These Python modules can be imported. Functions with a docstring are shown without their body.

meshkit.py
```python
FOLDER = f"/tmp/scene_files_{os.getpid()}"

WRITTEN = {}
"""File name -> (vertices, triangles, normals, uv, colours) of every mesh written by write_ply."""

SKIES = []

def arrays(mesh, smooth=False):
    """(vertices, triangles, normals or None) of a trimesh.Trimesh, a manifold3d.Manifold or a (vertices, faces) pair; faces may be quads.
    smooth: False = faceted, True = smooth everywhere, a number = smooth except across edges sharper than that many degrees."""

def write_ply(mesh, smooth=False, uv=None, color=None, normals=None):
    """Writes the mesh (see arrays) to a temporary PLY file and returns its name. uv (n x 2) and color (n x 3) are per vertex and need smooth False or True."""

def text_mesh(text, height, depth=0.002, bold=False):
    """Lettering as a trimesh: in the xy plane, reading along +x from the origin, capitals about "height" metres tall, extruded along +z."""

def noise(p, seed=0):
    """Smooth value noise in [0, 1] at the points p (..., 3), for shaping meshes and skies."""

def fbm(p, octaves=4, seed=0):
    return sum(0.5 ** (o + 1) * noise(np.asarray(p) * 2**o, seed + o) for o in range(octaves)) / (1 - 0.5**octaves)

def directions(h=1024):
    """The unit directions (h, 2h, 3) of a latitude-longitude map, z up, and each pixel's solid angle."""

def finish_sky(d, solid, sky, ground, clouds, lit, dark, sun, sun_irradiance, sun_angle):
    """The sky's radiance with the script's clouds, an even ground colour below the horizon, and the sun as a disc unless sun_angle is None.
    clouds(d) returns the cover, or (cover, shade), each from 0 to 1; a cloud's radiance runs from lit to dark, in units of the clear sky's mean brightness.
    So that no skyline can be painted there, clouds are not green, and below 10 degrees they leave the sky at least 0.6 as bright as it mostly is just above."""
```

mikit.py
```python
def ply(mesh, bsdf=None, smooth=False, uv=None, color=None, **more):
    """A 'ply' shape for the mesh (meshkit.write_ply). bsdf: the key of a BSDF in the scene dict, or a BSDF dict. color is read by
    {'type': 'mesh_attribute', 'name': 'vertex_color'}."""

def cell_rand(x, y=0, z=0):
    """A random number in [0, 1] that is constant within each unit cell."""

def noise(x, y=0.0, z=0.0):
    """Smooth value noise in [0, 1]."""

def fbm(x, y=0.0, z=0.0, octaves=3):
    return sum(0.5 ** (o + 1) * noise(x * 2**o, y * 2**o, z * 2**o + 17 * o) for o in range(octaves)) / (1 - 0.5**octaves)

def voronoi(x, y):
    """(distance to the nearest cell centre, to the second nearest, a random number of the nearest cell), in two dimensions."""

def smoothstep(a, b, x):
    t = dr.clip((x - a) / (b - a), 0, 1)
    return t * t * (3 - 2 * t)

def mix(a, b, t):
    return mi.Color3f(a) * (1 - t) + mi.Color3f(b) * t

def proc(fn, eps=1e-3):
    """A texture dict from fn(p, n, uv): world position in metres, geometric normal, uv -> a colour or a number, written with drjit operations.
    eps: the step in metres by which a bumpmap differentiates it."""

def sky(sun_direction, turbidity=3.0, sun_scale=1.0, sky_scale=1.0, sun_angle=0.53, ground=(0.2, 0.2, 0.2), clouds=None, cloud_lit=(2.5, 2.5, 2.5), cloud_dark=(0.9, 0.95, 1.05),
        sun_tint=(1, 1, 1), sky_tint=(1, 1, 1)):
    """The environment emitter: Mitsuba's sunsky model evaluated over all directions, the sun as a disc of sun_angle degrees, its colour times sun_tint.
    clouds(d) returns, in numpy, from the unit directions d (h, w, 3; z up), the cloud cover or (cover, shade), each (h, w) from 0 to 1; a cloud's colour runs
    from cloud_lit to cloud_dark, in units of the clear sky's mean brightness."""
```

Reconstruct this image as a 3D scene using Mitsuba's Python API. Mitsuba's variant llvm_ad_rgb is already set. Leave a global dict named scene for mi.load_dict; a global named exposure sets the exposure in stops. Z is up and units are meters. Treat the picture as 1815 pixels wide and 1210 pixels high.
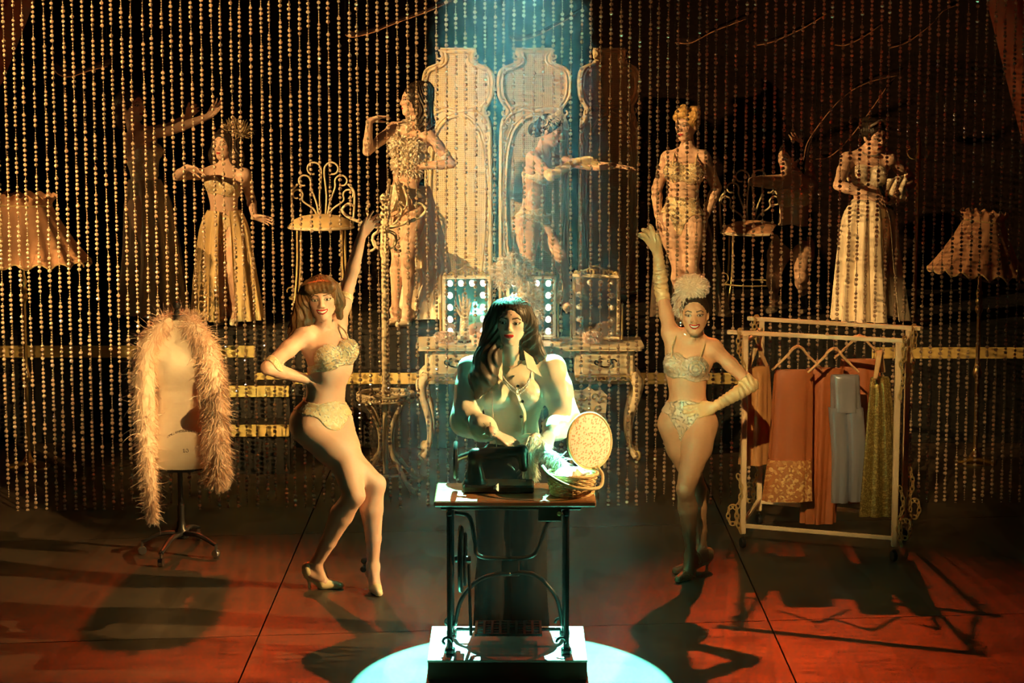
import math, random
import numpy as np
import trimesh, manifold3d
import mitsuba as mi
import drjit as dr
import mikit, meshkit
from mikit import proc, noise, fbm, voronoi, smoothstep, mix, cell_rand

scene, labels = {}, {}
V3 = lambda *a: np.array(a, float)
T4 = mi.ScalarTransform4f
# ------------------------------------------------------------------ camera
FOC, TILT, EYE = 3900.0, math.atan(3900 / 29500.0), V3(0, 0, 3.0)
CF, CU = V3(0, math.cos(TILT), -math.sin(TILT)), V3(0, math.sin(TILT), math.cos(TILT))
scene['camera'] = {'type': 'perspective', 'fov': 2 * math.degrees(math.atan(907.5 / FOC)), 'fov_axis': 'x', 'near_clip': 0.1, 'far_clip': 60.0,
                   'to_world': T4().look_at(origin=EYE.tolist(), target=(EYE + CF).tolist(), up=[0, 0, 1])}
exposure, HAZE = 0.0, .060


def at(px, py, Y):
    """the point of the plane at distance Y that stands at this place of the photograph"""
    d = CF + V3(1, 0, 0) * (px - 907.5) / FOC + CU * (605 - py) / FOC
    return EYE + d * (Y / d[1])


def gy(py):
    """distance of the floor at this row"""
    return 3.0 / math.tan(TILT + math.atan((py - 605) / FOC))


def ppm(Y):
    return FOC / Y


# ------------------------------------------------------------------ lights: theatre spotlights hung outside the frame
def spot(name, pos, target, color, power, cutoff, beam=None, weight=1.0):
    scene[name] = {'type': 'spot', 'to_world': T4().look_at(origin=list(pos), target=list(target), up=[0, 0.01, 1] if abs(pos[0] - target[0]) + abs(pos[1] - target[1]) > .01 else [0, 1, 0]),
                   'intensity': {'type': 'rgb', 'value': [float(c * power) for c in color]}, 'cutoff_angle': float(cutoff), 'beam_width': float(beam if beam else cutoff * .7), 'sampling_weight': weight}


AMBER, RED, TEAL = (1.0, .57, .19), (1.0, .06, .006), (.15, 1.0, .68)
spot('key_right', (7.3, 9.85, 4.2), (-.48, 11.4, 1.18), AMBER, 510, 9.4, 7.4, 2)         # amber side light on the seamstress and the left dancer
spot('front_left', (3.6, 3.0, 5.3), (-2.75, 13.3, 1.15), AMBER, 520, 4.8, 3.2, 1.2)       # amber front light on the dress form
spot('curtain_left', (-6.2, 8.6, 3.6), (-2.9, 14.35, 1.35), AMBER, 560, 8, 3.5, 1)       # low light raking the lower left of the bead curtain
for i in range(6):                                                                # a bar of six amber lamps for the platform behind the curtain
    spot(f'key_left_{i}', (-8.6 + .021 * i, 9.0 - .022 * i, 5.0), (.85, 17.3, 1.75), AMBER, 140, 13.2, 5.5, .5)
spot('front_right', (-.6, 3.0, 5.2), (1.50, 12.8, 1.26), AMBER, 350, 6.6, 3.2, 1)       # dimmer light on the right dancer and the rack
spot('boom_left', (-8.0, 16.9, 2.9), (-2.4, 17.1, 1.9), AMBER, 11, 12, 6, .6)           # low side light from the left wing
for i in range(4):                                                                # two bars of red back lights behind the curtain
    spot(f'back_red_left_{i}', (-2.3 + .0385 * i, 19.4, 5.7), (-1.6 + .0385 * i, 10.4, 0), RED, 34, 12, 3, .4)
    spot(f'back_red_right_{i}', (2.0 + .0385 * i, 19.4, 5.7), (1.75 + .0385 * i, 10.0, 0), RED, 66, 12, 3, .4)
for i in range(3):                                                                # orange-red wash over the top of the bead curtain
    spot(f'curtain_wash_{i}', (-2.3 + 2.3 * i, 6.0, 4.7), (-2.3 + 2.3 * i, 14.3, 4.15), (1.0, .24, .06), 30, 10, 4, .4)
spot('beam_teal', (0, 17.2, 8.1), (0, 10.15, 0), TEAL, 9000, 4.15, 3.95, 12)
scene['house_glow'] = {'type': 'constant', 'radiance': {'type': 'rgb', 'value': [.0020, .0014, .0012]}, 'sampling_weight': .5}
# ------------------------------------------------------------------ kit
def add(key, mesh, bsdf, label=None, cat=None, group=None, kind=None, smooth=False, **kw):
    if isinstance(mesh, dict):
        scene[key] = {**mesh, **kw}
    else:
        scene[key] = mikit.ply(mesh, bsdf, smooth=smooth, **kw)
    note(key, label, cat, group, kind)
    return key


def note(key, label=None, cat=None, group=None, kind=None):
    d = {k: v for k, v in dict(label=label, category=cat, group=group, kind=kind).items() if v}
    if d:
        labels[key] = d


USED = {}


def num(name):
    n = USED.get(name, 0)
    USED[name] = n + 1
    return name if n == 0 else f'{name}_{n:03d}'


def unit(v):
    v = np.asarray(v, float)
    return v / (np.linalg.norm(v) + 1e-12)


def cat(*ms):
    ms = [m for m in ms if m is not None and len(m[0])]
    vs, fs, o = [], [], 0
    for v, f in ms:
        f = np.asarray(f)
        if f.shape[1] == 4:
            f = np.vstack([f[:, [0, 1, 2]], f[:, [0, 2, 3]]])
        vs.append(np.asarray(v, float)); fs.append(f + o); o += len(v)
    return np.vstack(vs), np.vstack(fs)


def box(c, s, R=None, bev=0.0):
    """box of size s about c with chamfered edges; R: 3x3 whose columns are its axes"""
    c, h = np.asarray(c, float), np.asarray(s, float) / 2
    if bev <= 0:
        v = np.array([[x, y, z] for x in (-1, 1) for y in (-1, 1) for z in (-1, 1)], float) * h
        f = np.array([[0, 1, 3], [0, 3, 2], [4, 6, 7], [4, 7, 5], [0, 4, 5], [0, 5, 1], [2, 3, 7], [2, 7, 6], [0, 2, 6], [0, 6, 4], [1, 5, 7], [1, 7, 3]])
    else:
        b = min(bev, h.min() * .9)
        pts = []
        for k in range(3):
            hh = h - b
            hh = hh.copy(); hh[k] = h[k]
            pts += [V3(x, y, z) * hh for x in (-1, 1) for y in (-1, 1) for z in (-1, 1)]
        m = manifold3d.Manifold.hull_points(np.array(pts)).to_mesh()
        v, f = np.array(m.vert_properties[:, :3], float), np.array(m.tri_verts)
    if R is not None:
        v = v @ np.asarray(R).T
    return v + c, f


def frames(p):
    t = np.gradient(p, axis=0)
    t /= np.linalg.norm(t, axis=1, keepdims=True) + 1e-12
    a = np.zeros_like(p)
    ref = V3(0, 0, 1) if abs(t[0, 2]) < .9 else V3(1, 0, 0)
    a[0] = unit(np.cross(t[0], ref))
    for i in range(1, len(p)):
        a[i] = unit(a[i - 1] - t[i] * (a[i - 1] @ t[i]))
    return t, a, np.cross(t, a)


def tube(p, r, n=8, caps=True, flat=1.0):
    p = np.asarray(p, float)
    r = np.broadcast_to(np.asarray(r, float), (len(p),))
    t, a, b = frames(p)
    an = np.arange(n) * 2 * np.pi / n
    v = p[:, None] + r[:, None, None] * (np.cos(an)[None, :, None] * a[:, None] + flat * np.sin(an)[None, :, None] * b[:, None])
    i, j = np.meshgrid(np.arange(len(p) - 1), np.arange(n), indexing='ij')
    q = np.stack([i * n + j, i * n + (j + 1) % n, (i + 1) * n + (j + 1) % n, (i + 1) * n + j], -1).reshape(-1, 4)
    v = v.reshape(-1, 3)
    f = np.vstack([q[:, [0, 1, 2]], q[:, [0, 2, 3]]])
    if caps:
        k = len(v); e = (len(p) - 1) * n; jj = np.arange(n)
        v = np.vstack([v, p[:1], p[-1:]])
        f = np.vstack([f, np.stack([jj * 0 + k, (jj + 1) % n, jj], 1), np.stack([jj * 0 + k + 1, e + jj, e + (jj + 1) % n], 1)])
    return v, f


def bez(pts, n=24):
    """smooth curve through the points (Catmull-Rom)"""
    P = np.asarray(pts, float)
    if len(P) < 3:
        return P[0] + (P[-1] - P[0]) * np.linspace(0, 1, n)[:, None]
    P = np.vstack([2 * P[0] - P[1], P, 2 * P[-1] - P[-2]])
    m = len(P) - 3
    u = np.linspace(0, m - 1e-9, n); i = u.astype(int); t = (u - i)[:, None]
    a, b, c, d = P[i], P[i + 1], P[i + 2], P[i + 3]
    return .5 * (2 * b + (c - a) * t + (2 * a - 5 * b + 4 * c - d) * t ** 2 + (3 * b - a - 3 * c + d) * t ** 3)


def lathe(prof, base=(0, 0, 0), n=24, axis=None, sx=1.0, sy=1.0, R=None):
    """profile [(radius, height)...] turned about z"""
    prof = np.asarray(prof, float); m = len(prof)
    an = np.arange(n) * 2 * np.pi / n
    v = np.stack([prof[:, :1] * np.cos(an) * sx, prof[:, :1] * np.sin(an) * sy, np.repeat(prof[:, 1:], n, 1)], -1).reshape(-1, 3)
    i, j = np.meshgrid(np.arange(m - 1), np.arange(n), indexing='ij')
    q = np.stack([i * n + j, i * n + (j + 1) % n, (i + 1) * n + (j + 1) % n, (i + 1) * n + j], -1).reshape(-1, 4)
    f = np.vstack([q[:, [0, 1, 2]], q[:, [0, 2, 3]]])
    k = len(v); jj = np.arange(n); e = (m - 1) * n
    v = np.vstack([v, [[0, 0, prof[0, 1]], [0, 0, prof[-1, 1]]]])
    f = np.vstack([f, np.stack([jj * 0 + k, (jj + 1) % n, jj], 1), np.stack([jj * 0 + k + 1, e + jj, e + (jj + 1) % n], 1)])
    if R is not None:
        v = v @ np.asarray(R).T
    return v + np.asarray(base, float), f


def basis(z, x=None):
    """3x3 with columns x, y, z"""
    z = unit(z)
    x = V3(1, 0, 0) if x is None else np.asarray(x, float)
    x = x - z * (x @ z)
    if np.linalg.norm(x) < 1e-6:
        x = V3(0, 1, 0) - z * z[1]
    x = unit(x)
    return np.stack([x, np.cross(z, x), z], 1)


def rod(a, b, r, n=10, r2=None):
    return tube([a, b], [r, r if r2 is None else r2], n)


def ball(c, r, n=10):
    m = np.linspace(-np.pi / 2, np.pi / 2, n // 2 + 2)
    R = np.broadcast_to(np.asarray(r, float), (3,))
    v, f = lathe(np.stack([np.cos(m), np.sin(m)], 1), n=n)
    return v * R + np.asarray(c, float), f


def sheet(grid):
    """surface from a grid (m, n, 3)"""
    m, n = grid.shape[:2]
    i, j = np.meshgrid(np.arange(m - 1), np.arange(n - 1), indexing='ij')
    q = np.stack([i * n + j, i * n + j + 1, (i + 1) * n + j + 1, (i + 1) * n + j], -1).reshape(-1, 4)
    return grid.reshape(-1, 3), q


def slab(grid, thick):
    """a sheet with thickness, closed at the rim"""
    v, q = sheet(grid)
    gu, gv = np.gradient(grid, axis=0), np.gradient(grid, axis=1)
    nn = np.cross(gu, gv); nn /= np.linalg.norm(nn, axis=2, keepdims=True) + 1e-9
    w = v + nn.reshape(-1, 3) * thick
    m, n = grid.shape[:2]
    k = len(v)
    idx = np.arange(m * n).reshape(m, n)
    rim = np.concatenate([idx[0, :], idx[1:, -1], idx[-1, -2::-1], idx[-2:0:-1, 0]])
    r2 = np.roll(rim, -1)
    side = np.stack([rim, rim + k, r2 + k, r2], 1)
    return np.vstack([v, w]), np.vstack([q, (q + k)[:, ::-1], side])


def poly(outline, thick, R, c, holes=()):
    """flat outline extruded: xy outline in metres, placed by basis R (columns) at c, centred in thickness"""
    from shapely.geometry import Polygon
    m = trimesh.creation.extrude_polygon(Polygon(outline, holes).buffer(0), thick, engine='earcut')
    v = np.array(m.vertices) - [0, 0, thick / 2]
    return v @ np.asarray(R).T + c, np.array(m.faces)


# ---- implicit shapes meshed by surface nets (bodies, hair, clothes that follow a body)
def nets(g, lo, h):
    """the surface g = 0 (inside < 0) of a grid"""
    ins = g < 0
    nx, ny, nz = g.shape
    c = np.zeros((nx - 1, ny - 1, nz - 1), np.uint8)
    for a in (0, 1):
        for b in (0, 1):
            for d in (0, 1):
                c += ins[a:nx - 1 + a, b:ny - 1 + b, d:nz - 1 + d]
    I = np.argwhere((c > 0) & (c < 8))
    if not len(I):
        return np.zeros((0, 3)), np.zeros((0, 3), int)
    num_ = np.full(c.shape, -1, np.int32)
    num_[I[:, 0], I[:, 1], I[:, 2]] = np.arange(len(I))
    acc, cnt = np.zeros((len(I), 3)), np.zeros(len(I))
    cor = {(a, b, d): g[I[:, 0] + a, I[:, 1] + b, I[:, 2] + d].astype(float) for a in (0, 1) for b in (0, 1) for d in (0, 1)}
    for ax in range(3):
        for o in ((0, 0), (0, 1), (1, 0), (1, 1)):
            p0 = list(o); p0.insert(ax, 0); p1 = list(o); p1.insert(ax, 1)
            a, b = cor[tuple(p0)], cor[tuple(p1)]
            m = (a < 0) != (b < 0)
            t = np.where(m, a / np.where(a == b, 1, a - b), 0)
            for k in range(3):
                acc[m, k] += p0[k] + (t[m] if k == ax else 0)
            cnt += m
    v = lo + h * (I + acc / cnt[:, None])
    quads = []
    for ax in range(3):
        s0 = [slice(None)] * 3; s1 = [slice(None)] * 3
        s0[ax] = slice(0, -1); s1[ax] = slice(1, None)
        e = ins[tuple(s0)] != ins[tuple(s1)]
        E = np.argwhere(e)
        u, w = (ax + 1) % 3, (ax + 2) % 3
        E = E[(E[:, u] > 0) & (E[:, w] > 0) & (E[:, u] < g.shape[u] - 1) & (E[:, w] < g.shape[w] - 1)]
        if not len(E):
            continue
        ids = []
        for du, dw in ((1, 1), (0, 1), (0, 0), (1, 0)):
            J = E.copy(); J[:, u] -= du; J[:, w] -= dw
            ids.append(num_[J[:, 0], J[:, 1], J[:, 2]])
        q = np.stack(ids, 1)
        inside0 = ins[E[:, 0], E[:, 1], E[:, 2]]
        q = np.where(inside0[:, None], q, q[:, ::-1])
        quads.append(q[(q >= 0).all(1)])
    q = np.vstack(quads)
    return v, np.vstack([q[:, [0, 1, 2]], q[:, [0, 2, 3]]])


class Field:
    """a smooth union of round cones and ellipsoids"""

    def __init__(s):
        s.prims = []

    def rc(s, a, b, ra, rb=None, k=.02, tag='', sub=False):
        a, b = np.asarray(a, float), np.asarray(b, float)
        rb = ra if rb is None else rb
        r = max(ra, rb)
        s.prims.append(('rc', (a, b, ra, rb), np.minimum(a, b) - r, np.maximum(a, b) + r, k, tag, sub))

    def el(s, c, R, rad, k=.02, tag='', sub=False):
        c, rad = np.asarray(c, float), np.asarray(rad, float)
        e = np.sqrt(((np.asarray(R) * rad) ** 2).sum(1))
        s.prims.append(('el', (c, np.asarray(R, float), rad), c - e, c + e, k, tag, sub))

    def chain(s, pts, rads, k=.02, tag=''):
        for i in range(len(pts) - 1):
            s.rc(pts[i], pts[i + 1], rads[i], rads[i + 1], k, tag)

    @staticmethod
    def dist(kind, q, x, y, z):
        if kind == 'rc':
            a, b, ra, rb = q
            d = b - a; L = max(d @ d, 1e-9)
            px, py, pz = x - a[0], y - a[1], z - a[2]
            t = np.clip((px * d[0] + py * d[1] + pz * d[2]) / L, 0, 1)
            return np.sqrt((px - t * d[0]) ** 2 + (py - t * d[1]) ** 2 + (pz - t * d[2]) ** 2) - (ra + (rb - ra) * t)
        c, R, r = q
        px, py, pz = x - c[0], y - c[1], z - c[2]
        k0 = k1 = 0
        for i in range(3):
            u = (px * R[0, i] + py * R[1, i] + pz * R[2, i]) / r[i]
            k0 = k0 + u * u; k1 = k1 + (u / r[i]) ** 2
        k0 = np.sqrt(k0)
        return k0 * (k0 - 1) / np.sqrt(k1 + 1e-12)

    def bounds(s, tags=None, m=.03):
        P = [p for p in s.prims if (tags is None or p[5] in tags) and not p[6]]
        return np.min([p[2] for p in P], 0) - m, np.max([p[3] for p in P], 0) + m

    def grid(s, h, tags=None, lo=None, hi=None, off=0.0):
        if lo is None:
            lo, hi = s.bounds(tags, .03 + off)
        n = np.ceil((hi - lo) / h).astype(int) + 1
        X = [(lo[k] + h * np.arange(n[k])).astype(np.float32) for k in range(3)]
        g = np.full(n, .08, np.float32)
        for kind, q, a, b, k, tag, sub in s.prims:
            if tags is not None and tag not in tags:
                continue
            m = .035 + k + off
            i0 = np.clip(np.floor((a - m - lo) / h).astype(int), 0, n)
            i1 = np.clip(np.ceil((b + m - lo) / h).astype(int) + 1, 0, n)
            if (i1 <= i0).any():
                continue
            sl = tuple(slice(i0[t], i1[t]) for t in range(3))
            d = s.dist(kind, q, X[0][sl[0]][:, None, None], X[1][sl[1]][None, :, None], X[2][sl[2]][None, None, :]).astype(np.float32)
            o = g[sl]
            if sub:
                d = -d
                hh = np.maximum(k - np.abs(o - d), 0) / k
                g[sl] = np.maximum(o, d) + hh * hh * k * .25
            else:
                hh = np.maximum(k - np.abs(o - d), 0) / k
                g[sl] = np.minimum(o, d) - hh * hh * k * .25
        return g, lo, X

    def mesh(s, h, tags=None, lo=None, hi=None, bump=None):
        g, lo, X = s.grid(h, tags, lo, hi)
        if bump is not None:
            g = g + bump(*np.meshgrid(*X, indexing='ij')).astype(np.float32)
        return nets(g, lo, h)


def wob(x, y, z, f, seed=0):
    """cheap smooth bumps in [-1, 1]"""
    r = np.random.RandomState(seed)
    s = 0
    for i in range(4):
        k = r.normal(size=3) * f; ph = r.uniform(0, 6.28)
        s = s + np.sin(k[0] * x + k[1] * y + k[2] * z + ph)
    return s / 4
# ------------------------------------------------------------------ materials
def rgb(*c):
    return {'type': 'rgb', 'value': list(map(float, c))}


def mat(name, col, rough=.5, metal=0.0, spec=.5, two=True, bump=None, **kw):
    b = {'type': 'principled', 'base_color': col if isinstance(col, dict) else rgb(*col), 'roughness': rough if isinstance(rough, dict) else float(rough), 'metallic': float(metal), 'specular': float(spec), **kw}
    if bump:
        b = {'type': 'bumpmap', 'arbitrary': bump[0], 'scale': float(bump[1]), 'bsdf': b}
    scene[name] = {'type': 'twosided', 'bsdf': b} if two else b


VC = {'type': 'mesh_attribute', 'name': 'vertex_color'}


def floor_col(p, n, uv):
    a = fbm(p.x * 1.3, p.y * 1.3, 0.0, 4)
    s = smoothstep(.62, .75, noise(p.x * 9, p.y * 2.2, 3.0)) * .25
    c = mix((.042, .028, .020), (.060, .042, .030), a)
    sc = smoothstep(.985, 1.0, noise(p.x * 3 + 2 * noise(p.y * 2, p.x), p.y * 31, 9.0))
    return c * (1 - s) * (1 - .5 * sc)


mat('m_floor', proc(floor_col), proc(lambda p, n, uv: .36 + .2 * noise(p.x * 5, p.y * 5, 1.0)), spec=.35)
mat('m_black', (.012, .011, .011), .8, spec=.2)
mat('m_velour', (.010, .005, .004), .9, spec=.1)
mat('m_drape', (.42, .12, .07), .7, spec=.2)
mat('m_riser', (.010, .009, .008), .7, spec=.2)
mat('m_trim', (.62, .46, .16), .5)
mat('m_crystal', (.80, .63, .46), .10, .5, clearcoat=1.0)
mat('m_skin', VC, .42, spec=.35)
mat('m_hair', VC, .40, spec=.3)
mat('m_cream_paint', proc(lambda p, n, uv: mix((.80, .68, .44), (.88, .77, .55), fbm(p.x * 14, p.y * 14, p.z * 14))), .38)
mat('m_gilt', (.75, .58, .27), .32, .65)
mat('m_brass', (.86, .62, .25), .22, 1.0)
mat('m_steel', (.75, .72, .68), .2, 1.0)
mat('m_iron', (.012, .012, .012), .28, spec=.5)
mat('m_blackplastic', (.015, .015, .016), .35)
mat('m_mirror', (.82, .84, .82), .03, 1.0)
mat('m_bulb', (.95, .92, .85), .12, clearcoat=1.0)


def wood_col(p, n, uv):
    g = fbm(p.x * 6 + 1.5 * noise(p.x * 3, p.y * 3), p.y * 60, p.z * 60, 3)
    return mix((.15, .055, .022), (.30, .125, .05), g)


mat('m_wood', proc(wood_col), .28, clearcoat=.4)
mat('m_darkwood', (.07, .03, .015), .35)
mat('m_palewood', proc(lambda p, n, uv: mix((.72, .50, .26), (.82, .61, .36), fbm(p.x * 40, p.y * 40, p.z * 8))), .4)


def cane_col(p, n, uv):
    u, v = p.x * 62, p.z * 62
    fu, fv = u - dr.floor(u) - .5, v - dr.floor(v) - .5
    hole = smoothstep(.30, .22, dr.sqrt(fu * fu + fv * fv))
    return mix((.84, .73, .50), (.30, .22, .11), hole * .8)


mat('m_cane', proc(cane_col), .55)
mat('m_feather', VC, .75, spec=.2, sheen=.6)
mat('m_satin', (.90, .80, .60), .30, spec=.6, sheen=.3)
mat('m_gown_cream', (.92, .80, .60), .55, sheen=.4)
mat('m_gown_gold', (.80, .58, .28), .6, sheen=.4)
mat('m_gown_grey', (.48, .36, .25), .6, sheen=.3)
mat('m_gown_brown', (.42, .23, .10), .45, sheen=.4)
mat('m_blackcloth', (.006, .006, .0065), .8, spec=.15)
mat('m_glove', (.90, .74, .42), .3, spec=.6, sheen=.4)


def sparkle(base, hi, f):
    def fn(p, n, uv):
        a, b, r = voronoi(p.x * f + p.y * f * .5, p.z * f + p.y * f * .3)
        return mix(base, hi, smoothstep(.45, 1.0, r))
    return proc(fn)


def sparkle_h(f):
    def fn(p, n, uv):
        a, b, r = voronoi(p.x * f + p.y * f * .5, p.z * f + p.y * f * .3)
        return (b - a) + r * .6
    return proc(fn)


mat('m_sequin_gold', sparkle((.88, .68, .38), (1.0, .93, .70), 120), .32, .12, bump=(sparkle_h(120), .002))
mat('m_sequin_silver', sparkle((.84, .74, .56), (1.0, .96, .86), 110), .30, .12, bump=(sparkle_h(110), .002))
mat('m_rhinestone', (1.0, .93, .8), .08, .8)
mat('m_lace', sparkle((.80, .68, .50), (.98, .92, .80), 90), .5, bump=(sparkle_h(90), .002))
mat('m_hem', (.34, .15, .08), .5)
mat('m_rust', proc(lambda p, n, uv: mix((.24, .066, .022), (.33, .10, .034), fbm(p.x * 9, p.y * 9, p.z * 3))), .42, spec=.5, sheen=.6)
mat('m_rust_brocade', sparkle((.52, .20, .07), (.95, .68, .32), 75), .34, .35, bump=(sparkle_h(75), .003))
mat('m_bluesatin', (.26, .29, .37), .22, .45, spec=.8, sheen=.3)
mat('m_lame', sparkle((.24, .17, .055), (.52, .40, .15), 160), .28, .6)
mat('m_shade', proc(lambda p, n, uv: mix((.70, .36, .20), (.82, .47, .28), fbm(p.x * 12, p.y * 12, p.z * 5))), .65, sheen=.3)
mat('m_pink', (.85, .55, .42), .7, sheen=.5)
mat('m_white', (.9, .87, .8), .5)
mat('m_pearl', (.95, .90, .80), .2, clearcoat=1.0)
mat('m_ink', (.10, .07, .05), .7)


def dressform_col(p, n, uv):
    return mix((.90, .84, .70), (.84, .76, .60), fbm(p.x * 30, p.y * 30, p.z * 30))


mat('m_canvas', proc(dressform_col), .75, spec=.2)


def floral(p, n, uv):
    a, b, r = voronoi(p.x * 85, (p.z - .35 * p.y) * 85)
    c, d, q = voronoi(p.x * 120 + 7, (p.z - .35 * p.y) * 120)
    base = mix((.93, .86, .74), (.72, .40, .26), smoothstep(.42, .22, a) * smoothstep(.25, .4, r))
    return mix(base, (.45, .40, .22), smoothstep(.3, .12, c) * smoothstep(.55, .65, q) * .8)


mat('m_floral', proc(floral), .6)
mat('m_wicker', proc(lambda p, n, uv: mix((.62, .42, .20), (.86, .66, .38), fbm(p.x * 60, p.y * 60, p.z * 60))), .5)
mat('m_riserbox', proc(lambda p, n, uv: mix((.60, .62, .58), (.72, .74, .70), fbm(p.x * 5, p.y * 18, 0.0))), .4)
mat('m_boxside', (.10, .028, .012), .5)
mat('m_gown_dark', (.11, .065, .04), .6, sheen=.3)
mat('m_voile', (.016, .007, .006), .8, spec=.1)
# ------------------------------------------------------------------ the stage
def floor_build():
    # large sheets with open joints; joints follow the two seams that the photograph shows
    xs = [-9, -1.31, 1.36, 9]
    ys = [6.5, 8.8, 11.23, 13.65, 16.1, 20.2]
    n = 0
    for j in range(len(ys) - 1):
        for i in range(len(xs) - 1):
            g = .004
            x0, x1 = xs[i] + g, xs[i + 1] - g
            y0, y1 = ys[j] + g, ys[j + 1] - g
            pts = [(x, y + .113 * x) for x, y in ((x0, y0), (x1, y0), (x1, y1), (x0, y1))]
            top = np.array([[x, y, 0.0] for x, y in pts]); bot = top - [0, 0, .02]
            v = np.vstack([top, bot])
            f = [[0, 1, 2], [0, 2, 3], [4, 6, 5], [4, 7, 6]] + [t for k in range(4) for t in ([k, k + 4, (k + 1) % 4 + 4], [k, (k + 1) % 4 + 4, (k + 1) % 4])]
            add(num('floor__sheet'), (v, np.array(f)), 'm_floor')
    add('floor', box((0, 13, -.04), (22, 18, .035)), 'm_black', kind='structure')


floor_build()
add('wall_back', box((0, 20.3, 3.2), (22, .12, 6.6)), 'm_velour', kind='structure')
add('wall_left', box((-9.6, 14, 3.2), (.1, 12.6, 6.6)), 'm_velour', kind='structure')
add('wall_right', box((9.6, 14, 3.2), (.1, 12.6, 6.6)), 'm_velour', kind='structure')

# rear platform, lower tier and steps with yellow nosings
PF, PT = 16.72, .88          # front edge and top of the rear platform


def strip(px0, px1, py0, py1, Y, key, th=.02):
    a, b = at(px0, py1, Y), at(px1, py0, Y)
    add(key, box(((a[0] + b[0]) / 2, Y - th / 2, (a[2] + b[2]) / 2), (b[0] - a[0], th, abs(b[2] - a[2])), bev=.004), 'm_trim')


add('rear_platform__deck', box((0, (PF + 19.6) / 2, PT - .02), (16, 19.6 - PF, .04)), 'm_riser')
add('rear_platform__front', box((0, PF + .02, PT / 2 - .02), (16, .04, PT - .045)), 'm_riser')
note('rear_platform', 'wide black rear platform behind the bead curtain on which the background dancers stand', 'stage platform')
strip(-300, 452, 612, 633, PF - .001, 'rear_platform__trim')
strip(1545, 2100, 615, 635, PF - .001, 'rear_platform__trim_001')
a, b = at(452, 660, 16.5), at(1345, 660, 16.5)
TT = a[2]
add('low_tier__deck', box(((a[0] + b[0]) / 2, 16.605, TT - .015), (b[0] - a[0], .2, .03)), 'm_riser')
add('low_tier__front', box(((a[0] + b[0]) / 2, 16.53, TT / 2 - .018), (b[0] - a[0], .03, TT - .036)), 'm_riser')
strip(452, 1345, 660, 680, 16.513, 'low_tier__trim')
note('low_tier', 'black lower tier with a long yellow edge strip behind the dressing table', 'stage step')
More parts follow.
